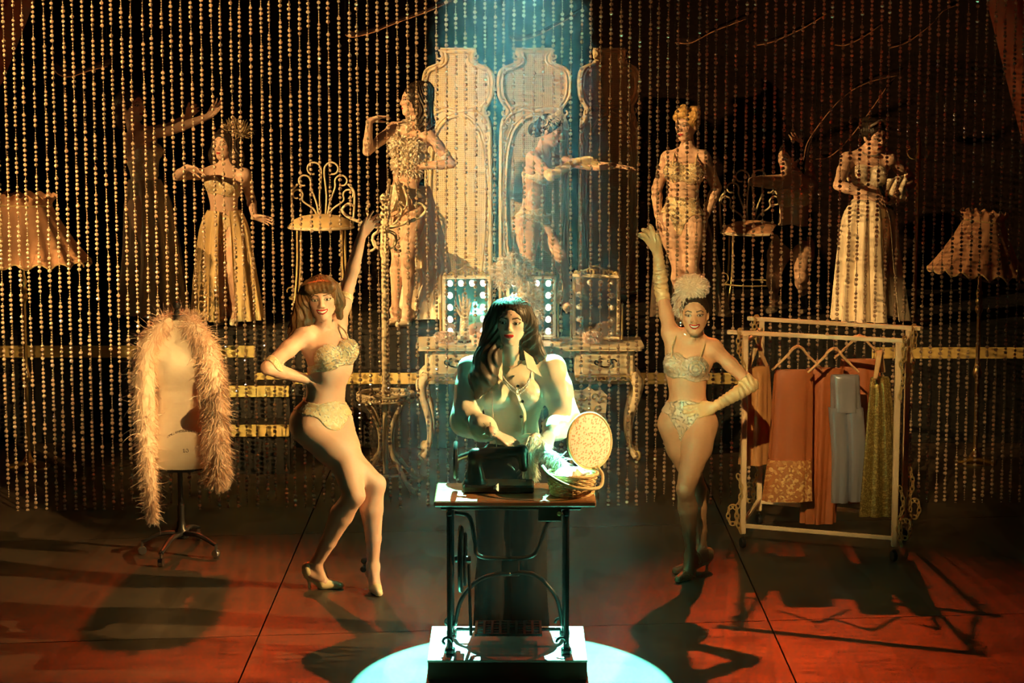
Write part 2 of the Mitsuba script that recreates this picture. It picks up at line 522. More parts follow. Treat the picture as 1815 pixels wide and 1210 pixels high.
for i, (p0, p1) in enumerate(((683, 703), (752, 773))):
    Y = 15.75 - .3 * i + .0
    a, b = at(398, p0, Y), at(513, p0, Y)
    k = num('step_unit__tread')
    add(k, box(((a[0] + b[0]) / 2, Y + .145, a[2] - .015), (b[0] - a[0], .29, .03), bev=.004), 'm_riser')
    add(num('step_unit__riser'), box(((a[0] + b[0]) / 2, Y + .02, a[2] / 2 - .016), (b[0] - a[0], .02, a[2] - .033)), 'm_riser')
    strip(398, 513, p0, p1, Y - .001, num('step_unit__nosing'))
note('step_unit', 'pair of black steps with yellow nosings between the dress form and the left dancer', 'steps')

# tied-back stage drapes in the upper corners


def drape(key, xs_top, xs_bot, y0, label):
    """a gathered cloth hanging from above the frame: given its two edges at a few heights"""
    zz = np.linspace(5.2, 0.02, 50); n = 90
    u = np.linspace(0, 1, n)
    G = np.zeros((50, n, 3))
    for i, z in enumerate(zz):
        a, b = xs_top(z), xs_bot(z)
        w = abs(b - a)
        G[i, :, 0] = a + (b - a) * u
        G[i, :, 1] = y0 + .055 * np.sin(u * 52 + .6 * np.sin(z)) * min(1, w + .2) + .02 * np.sin(u * 23 + z)
        G[i, :, 2] = z
    add(key, slab(G, .006), 'm_drape', label, 'curtain', smooth=True)


def edge_left(z):
    d = at(58, 0, 16.2)[2] - z
    return at(58, 0, 16.2)[0] - (.26 * (d / .62) if 0 < d < .62 else .26 + .9 * min(d - .62, 1.0) if d > 0 else .3 * d)


def edge_right(z):
    d = at(1752, 0, 16.2)[2] - z
    return at(1752, 0, 16.2)[0] + (.28 * d if d < 1 else .28 + .5 * min(d - 1, 1.5))


drape('stage_drape', lambda z: -6.0, edge_left, 16.2, 'dim red-brown drape hanging in the upper left corner')
drape('stage_drape_001', lambda z: 6.5, edge_right, 16.2, 'dim red-brown drape slanting down in the upper right corner')


# bead curtain: strands of faceted crystals on thread
def bead_curtain():
    rnd = np.random.RandomState(5)
    yl, yr = gy(906), gy(888)
    xl, xr = at(-130, 700, yl)[0], at(1945, 700, yr)[0]
    step = .0622
    n = int((xr - xl) / step)
    an = np.arange(5) * np.pi * .4
    ring = np.stack([np.cos(an), np.sin(an)], 1)
    # one bead: five-sided faceted bicone with a girdle
    bv = np.vstack([[[0, 0, 1]], np.c_[ring * .78, np.full(5, .55)], np.c_[ring, np.zeros(5)], np.c_[ring * .78, np.full(5, -.55)], [[0, 0, -1]]])
    bf = []
    for k in range(5):
        k2 = (k + 1) % 5
        bf += [[0, 1 + k, 1 + k2], [16, 11 + k2, 11 + k]]
        for o in (1, 6):
            bf += [[o + k, o + 5 + k, o + 5 + k2], [o + k, o + 5 + k2, o + k2]]
    bf = np.array(bf)
    small_v = np.vstack([[[0, 0, 1]], np.c_[np.cos(np.arange(3) * 2.0944), np.sin(np.arange(3) * 2.0944), np.zeros(3)], [[0, 0, -1]]])
    small_f = np.array([[0, 1, 2], [0, 2, 3], [0, 3, 1], [4, 2, 1], [4, 3, 2], [4, 1, 3]])
    V, F, o = [], [], 0
    for i in range(n):
        u = i / (n - 1)
        x = xl + (xr - xl) * u + rnd.normal() * .003
        y = yl + (yr - yl) * u + rnd.normal() * .006
        z, zs, rs, big = 4.05 - rnd.uniform(0, .05), [], [], []
        end = .035 + rnd.uniform(0, .05)
        while z > end:
            run = rnd.randint(3, 9)
            for _ in range(run):                      # a run of large crystals, then a few small ones
                r = rnd.choice([.0105, .0122, .0140], p=[.3, .45, .25])
                zs.append(z); rs.append(r); big.append(1)
                z -= r * 2.05 + .0035
            for _ in range(rnd.randint(1, 6)):
                zs.append(z); rs.append(.0055); big.append(0)
                z -= .0165
        zs, rs, big = np.array(zs), np.array(rs), np.array(big)
        sway = .004 * np.sin(zs * 2 + rnd.uniform(0, 6))
        rot = rnd.uniform(0, 6.28, len(zs))
        for sel, sv, sf, sq in ((big == 1, bv, bf, .95), (big == 0, small_v, small_f, 1.25)):
            zz, rr, ro, sw = zs[sel], rs[sel], rot[sel], sway[sel]
            m = len(zz)
            c, s = np.cos(ro)[:, None], np.sin(ro)[:, None]
            P = np.empty((m, len(sv), 3))
            P[:, :, 0] = x + sw[:, None] + rr[:, None] * (c * sv[:, 0] - s * sv[:, 1])
            P[:, :, 1] = y + rr[:, None] * (s * sv[:, 0] + c * sv[:, 1])
            P[:, :, 2] = zz[:, None] + rr[:, None] * sq * sv[:, 2]
            V.append(P.reshape(-1, 3)); F.append((sf[None] + (np.arange(m) * len(sv))[:, None, None]).reshape(-1, 3) + o); o += m * len(sv)
        tv, tf = tube(np.stack([x + .004 * np.sin(np.linspace(4.05, end, 30) * 2), np.full(30, y), np.linspace(4.05, end, 30)], 1), .0012, 3, caps=False)
        V.append(tv); F.append(tf + o); o += len(tv)
    add('bead_curtain', (np.vstack(V), np.vstack(F)), 'm_crystal', 'wide curtain of hanging strands of faceted crystal beads across the stage', 'bead curtain', kind='stuff')


bead_curtain()
# theatre haze: a drifting column, thickest where the fog machine's plume rises in the middle of the stage, thinning out to the sides
def haze_build():
    lo, hi = V3(-1.9, 9.6, .01), V3(1.9, 14.25, 4.5)
    n = (40, 40, 48)
    X, Y, Z = np.meshgrid(*[np.linspace(lo[k], hi[k], n[k]) for k in range(3)], indexing='ij')
    ax = 17.2 - (8.1 - Z) / 8.1 * 7.05
    r = np.sqrt(X ** 2 + (Y - ax) ** 2 * .8)
    d = np.exp(-(r / (.42 + .05 * (4.9 - Z))) ** 2 / 1.1) * (.6 + .8 * meshkit.fbm(np.stack([X * 1.6, Y * 1.6, Z * .8], -1), 3))
    d *= np.clip((1.9 - np.abs(X)) / .4, 0, 1) * np.clip((hi[1] - Y) / .3, 0, 1) * np.clip((Y - lo[1]) / .3, 0, 1)
    d *= .62 + .35 * np.clip((Z - 1.9) / 1.3, 0, 1)
    grid = mi.VolumeGrid(np.ascontiguousarray(d.transpose(2, 1, 0))[..., None].astype(np.float32))
    scene['haze_medium'] = {'type': 'heterogeneous', 'albedo': .97, 'scale': HAZE, 'phase': {'type': 'hg', 'g': .2},
                            'sigma_t': {'type': 'gridvolume', 'grid': grid, 'to_world': T4().translate(lo.tolist()).scale((hi - lo).tolist())}}
    v, f = box((lo + hi) / 2, hi - lo)
    scene['stage_haze'] = mikit.ply((v, f), {'type': 'null'}, interior={'type': 'ref', 'id': 'haze_medium'})
    note('stage_haze', 'thin green-lit theatre haze in the spotlight beam over the middle of the stage', 'haze', kind='structure')


haze_build()
# ------------------------------------------------------------------ people
from scipy import sparse


def relax(v, f, it=3):
    n = len(v)
    i = np.concatenate([f[:, 0], f[:, 1], f[:, 2]]); j = np.concatenate([f[:, 1], f[:, 2], f[:, 0]])
    A = sparse.coo_matrix((np.ones(len(i)), (i, j)), (n, n)).tocsr(); A = ((A + A.T) > 0).astype(float)
    W = sparse.diags(1 / np.maximum(np.asarray(A.sum(1)).ravel(), 1)) @ A
    for _ in range(it):
        v = v + .5 * (W @ v - v)
        v = v - .52 * (W @ v - v)
    return v


def reach(P, px, py, L, side):
    """the point on the line of sight (px, py) that is L away from P, nearer (-1) or farther (+1) than P; closest if out of reach"""
    d = unit(CF + V3(1, 0, 0) * (px - 907.5) / FOC + CU * (605 - py) / FOC)
    w = P - EYE
    t0 = w @ d
    gap = w - t0 * d
    h2 = L * L - gap @ gap
    return EYE + d * (t0 + (side * math.sqrt(h2) if h2 > 0 else 0))


def hand(F, wr, d, palm, left, s=1.0, curl=(.25, .3, .35, .45), spread=.10, thumb=.5, k=.006, tag='hand', wide=1.0):
    """palm and five bent fingers; d: from wrist to fingers, palm: the way the palm faces"""
    d = unit(d); n = unit(palm - d * (palm @ d)); w = np.cross(d, n) * (-1 if left else 1)      # w points to the thumb's side
    L = .088 * s
    kn = []
    for i, (u, ln) in enumerate(((.030, .99), (.010, 1.03), (-.011, .98), (-.030, .88))):
        p = wr + d * L * ln + w * u * s * wide
        F.rc(wr + d * .012 * s + w * u * .55 * s, p, .0135 * s, .0105 * s, .010, tag)
        kn.append(p)
    for i, (ln, r) in enumerate(((.074, .0088), (.082, .0090), (.076, .0086), (.060, .0076))):
        a = spread * (1.5 - i)
        dd = unit(d * math.cos(a) + w * math.sin(a))
        p, b = kn[i], curl[i]
        for q, (f, c) in enumerate(((.46, .7), (.30, 1.0), (.24, .8))):
            dd = unit(dd * math.cos(b * c) + n * math.sin(b * c))
            p2 = p + dd * ln * f * s
            F.rc(p, p2, r * s * (1 - .1 * q), r * s * (.92 - .1 * q), k, tag)
            p = p2
            n_ = n
    t0 = wr + d * .022 * s + w * .022 * s + n * .006 * s
    td = unit(d * math.cos(thumb) + w * math.sin(thumb) + n * .25)
    t1 = t0 + td * .042 * s
    td2 = unit(td * .85 + d * .45 + n * .12)
    t2 = t1 + td2 * .034 * s; t3 = t2 + unit(td2 + d * .2 + n * .1) * .027 * s
    F.rc(t0, t1, .0145 * s, .0115 * s, .009, tag); F.rc(t1, t2, .0105 * s, .0095 * s, k, tag); F.rc(t2, t3, .0095 * s, .0075 * s, k, tag)


def foot(F, an, toe, s=1.0, tag='foot'):
    hd = V3(toe[0] - an[0], toe[1] - an[1], 0); hd = unit(hd)
    heel = an - hd * .040 * s - V3(0, 0, .040 * s)
    bal = toe - hd * .075 * s + V3(0, 0, .012)
    F.rc(an, heel, .034 * s, .030 * s, .02, tag)
    F.rc(an + hd * .01, bal, .033 * s, .026 * s, .02, tag)
    F.rc(heel, bal, .028 * s, .028 * s, .02, tag)
    F.rc(bal, toe, .029 * s, .017 * s, .015, tag)
    return heel, bal, hd


def shoe(key, an, toe, s, m, m_heel=None, strap=True, platform=0.0, bow=None, h=.004):
    """court shoe: vamp, heel cup, sole, slim heel and ankle strap"""
    F = Field()
    zf = 0.0 if toe[2] < .3 else (PT if toe[2] < PT + .06 else toe[2] - .045)
    heel, bal, hd = foot(Field(), an, toe, s)
    lat = np.cross(hd, V3(0, 0, 1))
    F.rc(bal - hd * .01, toe + hd * .006, .036 * s, .022 * s, .012)
    F.rc(heel + V3(0, 0, .004), heel + V3(0, 0, .02) - hd * .003, .0365 * s, .035 * s, .012)
    F.rc(heel - V3(0, 0, .022 * s), bal - V3(0, 0, .012), .020 * s, .026 * s, .012)
    F.el(an + hd * .055 * s + V3(0, 0, -.012 * s), basis(V3(0, 0, 1), hd), (.075 * s, .026 * s, .05 * s), .008, '', True)
    g, lo, X = F.grid(h)
    g = np.maximum(g, (zf + .003 - X[2])[None, None, :].astype(np.float32))
    v, f = nets(g, lo, h)
    big = max(trimesh.Trimesh(v, f, process=False).split(only_watertight=False), key=lambda t: len(t.faces))
    v, f = np.array(big.vertices), np.array(big.faces)
    add(key, (relax(v, f, 2), f), m, smooth=True)
    hb = heel - hd * .004 - V3(0, 0, .018 * s)
    tip = V3(heel[0] + hd[0] * .004, heel[1] + hd[1] * .004, zf + .004)
    add(key + '__heel', tube(np.stack([hb, hb * .62 + tip * .38 + hd * .004, tip + V3(0, 0, .02), tip]), [.026 * s, .013 * s, .0075 * s, .009 * s], 10), m_heel or m, smooth=40)
    if strap:
        c = an + V3(0, 0, .012 * s)
        a = np.linspace(0, 2 * np.pi, 25)
        ring = c + np.outer(np.cos(a), hd) * .038 * s + np.outer(np.sin(a), lat) * .036 * s
        ring = ring + np.outer(np.sin(a), V3(0, 0, 0))
        add(key + '__strap', tube(ring, .004, 6, caps=False), m, smooth=True)
    return hd


def torso(F, J, s, thin=1.0, bust=1.0):
    pel, chest, neck = J['pel'], J['chest'], J['neck']
    lp = unit(J['hl'] - J['hr']); lc = unit(J['sl0'] - J['sr0'])
    up = unit(chest - pel); uc = unit(neck - chest)
    fp = unit(np.cross(lp, up)); fc = unit(np.cross(lc, uc))
    Rp = np.stack([lp - up * (lp @ up), fp, up], 1); Rp[:, 0] = unit(Rp[:, 0])
    Rc = np.stack([unit(lc - uc * (lc @ uc)), fc, uc], 1)
    J.update(Rp=Rp, Rc=Rc, fp=fp, fc=fc, uc=uc, lp=Rp[:, 0], lc=Rc[:, 0], up=up)
    a = thin * s
    mid = .5 * (pel + chest)
    Rm = Rp + Rc; Rm = np.stack([unit(Rm[:, i]) for i in range(3)], 1)
    F.el(chest, Rc, (.128 * a, .092 * a, .150 * s), .04, 'torso')
    F.el(chest + uc * .095 * s - fc * .006 * s, Rc, (.138 * a, .074 * a, .085 * s), .04, 'torso')
    F.el(mid - up * .01 * s, Rm, (.108 * a, .082 * a, .135 * s), .05, 'torso')
    F.el(pel + up * .01 * s, Rp, (.145 * a, .098 * a, .105 * s), .05, 'torso')
    for q, h in ((1, J['hl']), (-1, J['hr'])):
        F.el(pel + Rp[:, 0] * q * .070 * a - fp * .045 * s - up * .035 * s, Rp, (.082 * a, .082 * s, .088 * s), .03, 'torso')
        F.el(chest + Rc[:, 0] * q * .066 * a + fc * .070 * s + uc * .025 * s, Rc, (.058 * a * bust, .052 * s * bust, .056 * s * bust), .022, 'torso')
    for sh in (J['sl'], J['sr']):
        F.rc(neck - uc * .012 * s, sh, .036 * s, .044 * s, .03, 'torso')
        F.rc(neck + uc * .045 * s - fc * .012 * s, neck + (sh - neck) * .62 + uc * .012 * s, .036 * s, .030 * s, .03, 'torso')
        F.rc(chest + uc * .03 * s + (sh - neck) * .55, sh, .055 * s, .042 * s, .03, 'torso')
    base = J['head'] - J['hu'] * .075 * s - J['hf'] * .012 * s
    F.rc(neck - uc * .02, base, .049 * s, .046 * s, .025, 'torso')


def limbs(F, J, s, arm=1.0, leg=1.0, legs=True):
    for a, b, c in (('sl', 'el', 'wl'), ('sr', 'er', 'wr')):
        if b not in J:
            continue
        A, B, C = J[a], J[b], J[c]
        t = 'arm_l' if a == 'sl' else 'arm_r'
        F.rc(A, A + (B - A) * .45, .044 * s * arm, .041 * s * arm, .03, t)
        F.rc(A + (B - A) * .45, B, .041 * s * arm, .034 * s * arm, .02, t)
        F.rc(B, B + (C - B) * .3, .034 * s * arm, .036 * s * arm, .012, t)
        F.rc(B + (C - B) * .3, C, .036 * s * arm, .0235 * s * arm, .012, t)
    if not legs:
        return
    for a, b, c, tt in (('hl', 'kl', 'al', 'tl'), ('hr', 'kr', 'ar', 'tr')):
        if b not in J:
            continue
        A, B, C = J[a], J[b], J[c]
        t = 'leg_l' if a == 'hl' else 'leg_r'
        fw = J['fp']
        F.rc(A, A + (B - A) * .35, .088 * s * leg, .082 * s * leg, .035, t)
        F.rc(A + (B - A) * .35, B, .082 * s * leg, .050 * s * leg, .03, t)
        kd = unit(unit(A - B) + unit(C - B)) if abs(unit(A - B) @ unit(C - B)) < .995 else fw * -1
        back = kd if abs(unit(A - B) @ unit(C - B)) < .995 else -fw
        F.rc(B - back * .012 * s, B + (C - B) * .05 - back * .010 * s, .043 * s * leg, .042 * s * leg, .015, t)
        F.rc(B, B + (C - B) * .28 + back * .016 * s, .046 * s * leg, .054 * s * leg, .014, t)
        F.rc(B + (C - B) * .28 + back * .016 * s, B + (C - B) * .66, .054 * s * leg, .036 * s * leg, .014, t)
        F.rc(B + (C - B) * .66, C, .036 * s * leg, .027 * s * leg, .014, t)
        if tt in J:
            foot(F, C, J[tt], s, t)


def head(F, J, s):
    h = .226 * s
    C, f, u = J['head'], J['hf'], J['hu']
    l = np.cross(u, f) * 1.0
    l = -np.cross(f, u) if False else np.cross(u, f)
    R = np.stack([l, f, u], 1)                       # x to one side, y to the front, z up
    J['Rh'], J['hh'] = R, h
    P = lambda x, y, z: C + R @ (V3(x, y, z) * h)
    E = lambda c, r, k=.012, sub=False: F.el(P(*c), R, np.array(r) * h, k, 'head', sub)
    E((0, -.05, .13), (.335, .42, .37), .02)
    E((0, .13, -.08), (.275, .265, .40), .02)
    for q in (-1, 1):
        F.rc(P(q * .22, -.02, -.20), P(q * .075, .25, -.405), .085 * h, .075 * h, .02, 'head')
        E((q * .17, .25, -.07), (.095, .085, .085), .02)
    E((0, .285, -.415), (.095, .085, .08), .02)
    F.rc(P(-.16, .315, .095), P(.16, .315, .095), .055 * h, .055 * h, .02, 'head')
    for q in (-1, 1):
        E((q * .145, .43, .012), (.078, .055, .042), .010, True)
        E((q * .143, .325, .003), (.064, .064, .060), .006)
    F.rc(P(0, .365, .06), P(0, .445, -.135), .030 * h, .046 * h, .012, 'head')
    for q in (-1, 1):
        E((q * .052, .405, -.155), (.038, .05, .034), .008)
        E((q * .335, -.03, -.05), (.035, .075, .11), .008)
    E((0, .372, -.262), (.115, .040, .030), .007)
    E((0, .365, -.305), (.088, .042, .032), .007)
    return R, h


def face_colors(v, J, skin, lips=(.62, .06, .05), smile=0.0, iris=(.06, .035, .02), brow=(.05, .03, .02), shadow=(.35, .2, .14), nn=None):
    c = np.tile(np.asarray(skin, float), (len(v), 1))
    q = (v - J['head']) @ J['Rh'] / J['hh']
    x, y, z = q[:, 0], q[:, 1], q[:, 2]
    fr = (y > .10) & (np.abs(x) < .34) & (np.abs(z) < .52)

    def put(m, col, w=1.0):
        m = m & fr
        c[m] = c[m] * (1 - w) + np.asarray(col) * w
    ax = np.abs(x)
    blush = np.exp(-(((ax - .20) / .08) ** 2 + ((z + .10) / .07) ** 2)) * fr * .35
    c[:] = c * (1 - blush[:, None]) + np.array([.72, .28, .20]) * blush[:, None]
    put(((ax - .148) / .085) ** 2 + ((z - .042) / .036) ** 2 < 1, shadow, .45)                    # eye make-up
    ey = ((ax - .143) / .066) ** 2 + ((z - .003) / .023) ** 2
    put(ey < 1.45, (.03, .02, .015), .9)                                                               # lashes
    put(((ax - .215) / .03) ** 2 + ((z - .022) / .012) ** 2 < 1, (.03, .02, .015), .9)
    put(ey < .8, (.80, .74, .66))
    put(((ax - .143) / .026) ** 2 + ((z - .003) / .026) ** 2 < 1, iris)
    bz = .098 + .030 * np.clip((ax - .07) / .11, 0, 1) - .05 * np.clip((ax - .17) / .07, 0, 1)
    put((ax > .055) & (ax < .235) & (np.abs(z - bz) < .016), brow, .85)
    put(((ax - .05) / .02) ** 2 + ((z + .18) / .010) ** 2 < 1, (.25, .12, .08), .6)
    w = .078 + .058 * smile
    zc = -.283 + smile * .055 * (ax / w) ** 2
    put((ax < w) & (np.abs(z - zc) < (.023 + .027 * smile) * np.sqrt(np.clip(1 - (ax / w) ** 2, 0, 1)) + .006), lips)
    if smile > .5:
        put((ax < w * .82) & (np.abs(z - zc - .002) < .021 * np.sqrt(np.clip(1 - (ax / w / .82) ** 2, 0, 1))), (.88, .82, .74))
    else:
        put((ax < w * .9) & (np.abs(z - zc) < .004), np.asarray(lips) * .35)
    return c


def finish_body(key, F, J, s, skin, h, fine=True, colfn=None, **face):
    v, f = F.mesh(h)
    v = relax(v, f, 3)
    if fine:
        q = (v - J['head']) @ J['Rh'] / J['hh']
        sel = (q[:, 1] > .05) & (np.abs(q[:, 0]) < .4) & (np.abs(q[:, 2]) < .56)
        for _ in range(2 if fine is True else fine):
            fi = np.nonzero(sel[f].all(1))[0]
            v, f = trimesh.remesh.subdivide(v, f, face_index=fi)
            q = (v - J['head']) @ J['Rh'] / J['hh']
            sel = (q[:, 1] > .05) & (np.abs(q[:, 0]) < .4) & (np.abs(q[:, 2]) < .56)
    c = face_colors(v, J, skin, **face)
    if colfn is not None:
        c = colfn(v, c)
    add(key, (v, f), 'm_skin', smooth=True, color=c)


def garment(F, key, region, m, off=.006, h=.005, tags=None, bump=None, label=None, color=None, smooth=True, lo=None, hi=None):
    """cloth that follows the body inside a region (a Field)"""
    if lo is None:
        lo, hi = region.bounds(None, .02)
    g, lo, X = F.grid(h, tags, lo, hi, off=off)
    r, _, _ = region.grid(h, None, lo, hi)
    XX = np.meshgrid(*X, indexing='ij') if bump is not None else None
    o = off + (bump(*XX) if bump is not None else 0)
    d = np.maximum(g - o, r)
    v, f = nets(d.astype(np.float32), lo, h)
    if not len(v):
        print('empty garment', key)
        return np.zeros((0, 3)), np.zeros((0, 3), int)
    v = relax(v, f, 2)
    kw = {}
    if color is not None:
        kw['color'] = np.tile(np.asarray(color, float), (len(v), 1))
    add(key, (v, f), m, smooth=smooth, label=label, **kw)
    return v, f


OCT_V = np.array([[1, 0, 0], [-1, 0, 0], [0, 1, 0], [0, -1, 0], [0, 0, 1], [0, 0, -1]], float)
OCT_F = np.array([[0, 2, 4], [2, 1, 4], [1, 3, 4], [3, 0, 4], [2, 0, 5], [1, 2, 5], [3, 1, 5], [0, 3, 5]])


def stones(key, P, r, m='m_rhinestone', seed=1):
    rs = np.random.RandomState(seed)
    P = np.asarray(P)
    rr = np.broadcast_to(r, (len(P),)) * rs.uniform(.7, 1.3, len(P))
    V = P[:, None] + rr[:, None, None] * OCT_V
    F = OCT_F[None] + (np.arange(len(P)) * 6)[:, None, None]
    add(key, (V.reshape(-1, 3), F.reshape(-1, 3)), m, kind='stuff')


def scatter(v, f, n, seed=0, keep=None):
    rs = np.random.RandomState(seed)
    a, b, c = v[f[:, 0]], v[f[:, 1]], v[f[:, 2]]
    nn = np.cross(b - a, c - a); ar = np.linalg.norm(nn, axis=1)
    w = ar.copy()
    if keep is not None:
        w *= keep((a + b + c) / 3, nn / (ar[:, None] + 1e-12))
    i = rs.choice(len(f), n, p=w / w.sum())
    u, t = rs.rand(n, 1), rs.rand(n, 1)
    u, t = np.where(u + t > 1, 1 - u, u), np.where(u + t > 1, 1 - t, t)
    return a[i] + u * (b[i] - a[i]) + t * (c[i] - a[i]), nn[i] / (ar[i][:, None] + 1e-12)


def hairmesh(key, F, h, col, J, amp=.006, freq=70, along=2, label=None, seed=0, smooth=True, m='m_hair'):
    """hair mass with strand relief: bumps stretched along the head's up axis"""
    R, C = J['Rh'], J['head']

    def bump(X, Y, Z):
        q = np.stack([X - C[0], Y - C[1], Z - C[2]], -1) @ R
        x, y, z = q[..., 0], q[..., 1], q[..., 2]
        st = np.arctan2(x, y + .02)
        fore = np.clip((y - .02) / .05, 0, 1) * np.clip((z + .02) / .05, 0, 1) * .75      # calm along the hairline
        return (1 - fore) * amp * (.6 * np.sin(st * 34 + 7 * np.sin(z * 17 + seed)) + .5 * wob(x, y, z * .35, freq, seed))
    v, f = F.mesh(h, bump=bump)
    v = relax(v, f, 1)
    st = meshkit.noise((v - C) @ R * [130, 130, 14], seed)
    c = np.asarray(col) * (.65 + .7 * st[:, None])
    add(key, (v, f), m, smooth=smooth, color=c, label=label)


def skirt(key, rings, m, folds=11, amp=.03, seed=0, n=110, gap=None, thick=.003, rows=26, label=None, sharp=0.0):
    """hanging cloth: rings of (centre, half width, half depth, turn); folds deepen towards the hem; gap: open angles (a0, a1) of a slit"""
    rs = np.random.RandomState(seed)
    rings = [(np.asarray(c, float), a, b, t) for c, a, b, t in rings]
    if rings[-1][0][1] > 16.7:
        rings[-1][0][2] = max(rings[-1][0][2], PT + .05)          # hems stop just above the platform
    u = np.linspace(0, len(rings) - 1, rows)
    C = bez([r[0] for r in rings], rows)
    A = np.interp(u, range(len(rings)), [r[1] for r in rings]); B = np.interp(u, range(len(rings)), [r[2] for r in rings]); Tn = np.interp(u, range(len(rings)), [r[3] for r in rings])
    a0, a1 = (0, 2 * np.pi) if gap is None else (gap[1], gap[0] + 2 * np.pi)
    th = np.linspace(a0, a1, n)
    G = np.zeros((rows, n, 3))
    ph = rs.uniform(0, 6.28, 3)
    for i in range(rows):
        q = i / (rows - 1)
        w = np.sin(th * folds + ph[0] + .9 * np.sin(th * 2 + ph[1]) + .5 * q) + .45 * np.sin(th * (folds * 1.7) + ph[2] + q)
        w = np.sign(w) * np.abs(w) ** (1 - sharp)
        r = 1 + amp * q ** .8 * w / max(A[i], .05) * .6
        x, y = A[i] * r * np.cos(th), B[i] * r * np.sin(th)
        c, s = math.cos(Tn[i]), math.sin(Tn[i])
        G[i] = C[i] + np.stack([x * c - y * s, x * s + y * c, 0 * x], -1)
    add(key, slab(G, thick), m, smooth=True, label=label)
    return G
def fluff(key, P, D, ln, m='m_feather', w=.004, droop=.35, seed=0, col=((.80, .56, .38), (.95, .78, .58)), seg=4, curl=.5, kind='stuff', label=None):
    """plume barbs: thin tapering curved strips from the points P along D, bending down"""
    rs = np.random.RandomState(seed)
    n = len(P)
    ln = np.broadcast_to(ln, (n,)) * rs.uniform(.6, 1.25, n)
    d = D + rs.normal(size=(n, 3)) * .28
    d /= np.linalg.norm(d, axis=1, keepdims=True)
    side = np.cross(d, rs.normal(size=(n, 3))); side /= np.linalg.norm(side, axis=1, keepdims=True) + 1e-9
    bend = rs.normal(size=(n, 3)) * curl * .4
    V = np.zeros((n, seg + 1, 2, 3))
    p = P.copy()
    for i in range(seg + 1):
        t = i / seg
        ww = w * (1 - .75 * t) * rs.uniform(.8, 1.2, (n, 1))
        V[:, i, 0] = p - side * ww; V[:, i, 1] = p + side * ww
        dd = d + bend * t + V3(0, 0, -droop) * t * 1.6
        dd /= np.linalg.norm(dd, axis=1, keepdims=True)
        p = p + dd * (ln / seg)[:, None]
    k = (seg + 1) * 2
    q = []
    for i in range(seg):
        a = 2 * i
        q += [[a, a + 1, a + 3], [a, a + 3, a + 2]]
    F = (np.array(q)[None] + (np.arange(n) * k)[:, None, None]).reshape(-1, 3)
    t = rs.rand(n, 1)
    c = np.asarray(col[0]) * (1 - t) + np.asarray(col[1]) * t
    C = np.repeat(c, k, 0)
    add(key, (V.reshape(-1, 3), F), m, smooth=True, color=C, kind=kind, label=label)


def around(path, r, n, seed=0, back=.0):
    """points on a tube about a path and directions outwards and along it"""
    rs = np.random.RandomState(seed)
    path = np.asarray(path); m = len(path)
    t, a, b = frames(path)
    u = rs.rand(n) * (m - 1.001); i = u.astype(int); f = (u - i)[:, None]
    ang = rs.rand(n, 1) * 2 * np.pi
    c = path[i] * (1 - f) + path[i + 1] * f
    o = np.cos(ang) * a[i] + np.sin(ang) * b[i]
    rr = np.interp(u, np.arange(m), np.broadcast_to(r, (m,)))[:, None]
    return c + o * rr, unit_rows(o * .75 + t[i] * back)


def unit_rows(a):
    return a / (np.linalg.norm(a, axis=1, keepdims=True) + 1e-12)
def flr(px, py, z=.02):
    d = CF + V3(1, 0, 0) * (px - 907.5) / FOC + CU * (605 - py) / FOC
    return EYE + d * ((z - 3.0) / d[2])


def joints(**kw):
    J = {k: (np.asarray(v, float)) for k, v in kw.items()}
    J['hu'] = unit(J['hu']); J['hf'] = unit(J['hf'] - J['hu'] * (J['hf'] @ J['hu']))
    J.setdefault('sl0', J['sl']); J.setdefault('sr0', J['sr'])
    return J


def hips(J, lp, half, drop=.05):
    lp = unit(lp)
    J['hl'] = J['pel'] + lp * half - V3(0, 0, drop); J['hr'] = J['pel'] - lp * half - V3(0, 0, drop)


def bra_region(J, s, top=.055, cup=.078):
    r = Field()
    for q in (1, -1):
        r.el(J['chest'] + J['lc'] * q * .066 * s + J['fc'] * .085 * s + J['uc'] * .015 * s, J['Rc'], (cup * s, .075 * s, (cup - .008) * s), .015)
    r.el(J['chest'] - J['uc'] * .022 * s, J['Rc'], (.20 * s, .17 * s, .026 * s), .02)
    return r


def briefs_region(J, s, top=.075, wide=.2):
    r = Field()
    p, u, f = J['pel'], J['up'], J['fp']
    r.el(p + u * .055 * s, J['Rp'], (.24 * s, .22 * s, .038 * s), .03)
    r.rc(p + f * .09 * s + u * .02 * s, p + f * .05 * s - u * .115 * s, .085 * s, .022 * s, .04)
    r.rc(p - f * .10 * s - u * .01 * s, p - f * .03 * s - u * .12 * s, .115 * s, .05 * s, .04)
    r.rc(p + f * .05 * s - u * .115 * s, p - f * .03 * s - u * .12 * s, .028 * s, .045 * s, .04)
    return r


def strap_tube(F, P, key, m, r=.0045):
    add(key, tube(bez(P, 16), r, 6), m, smooth=True)


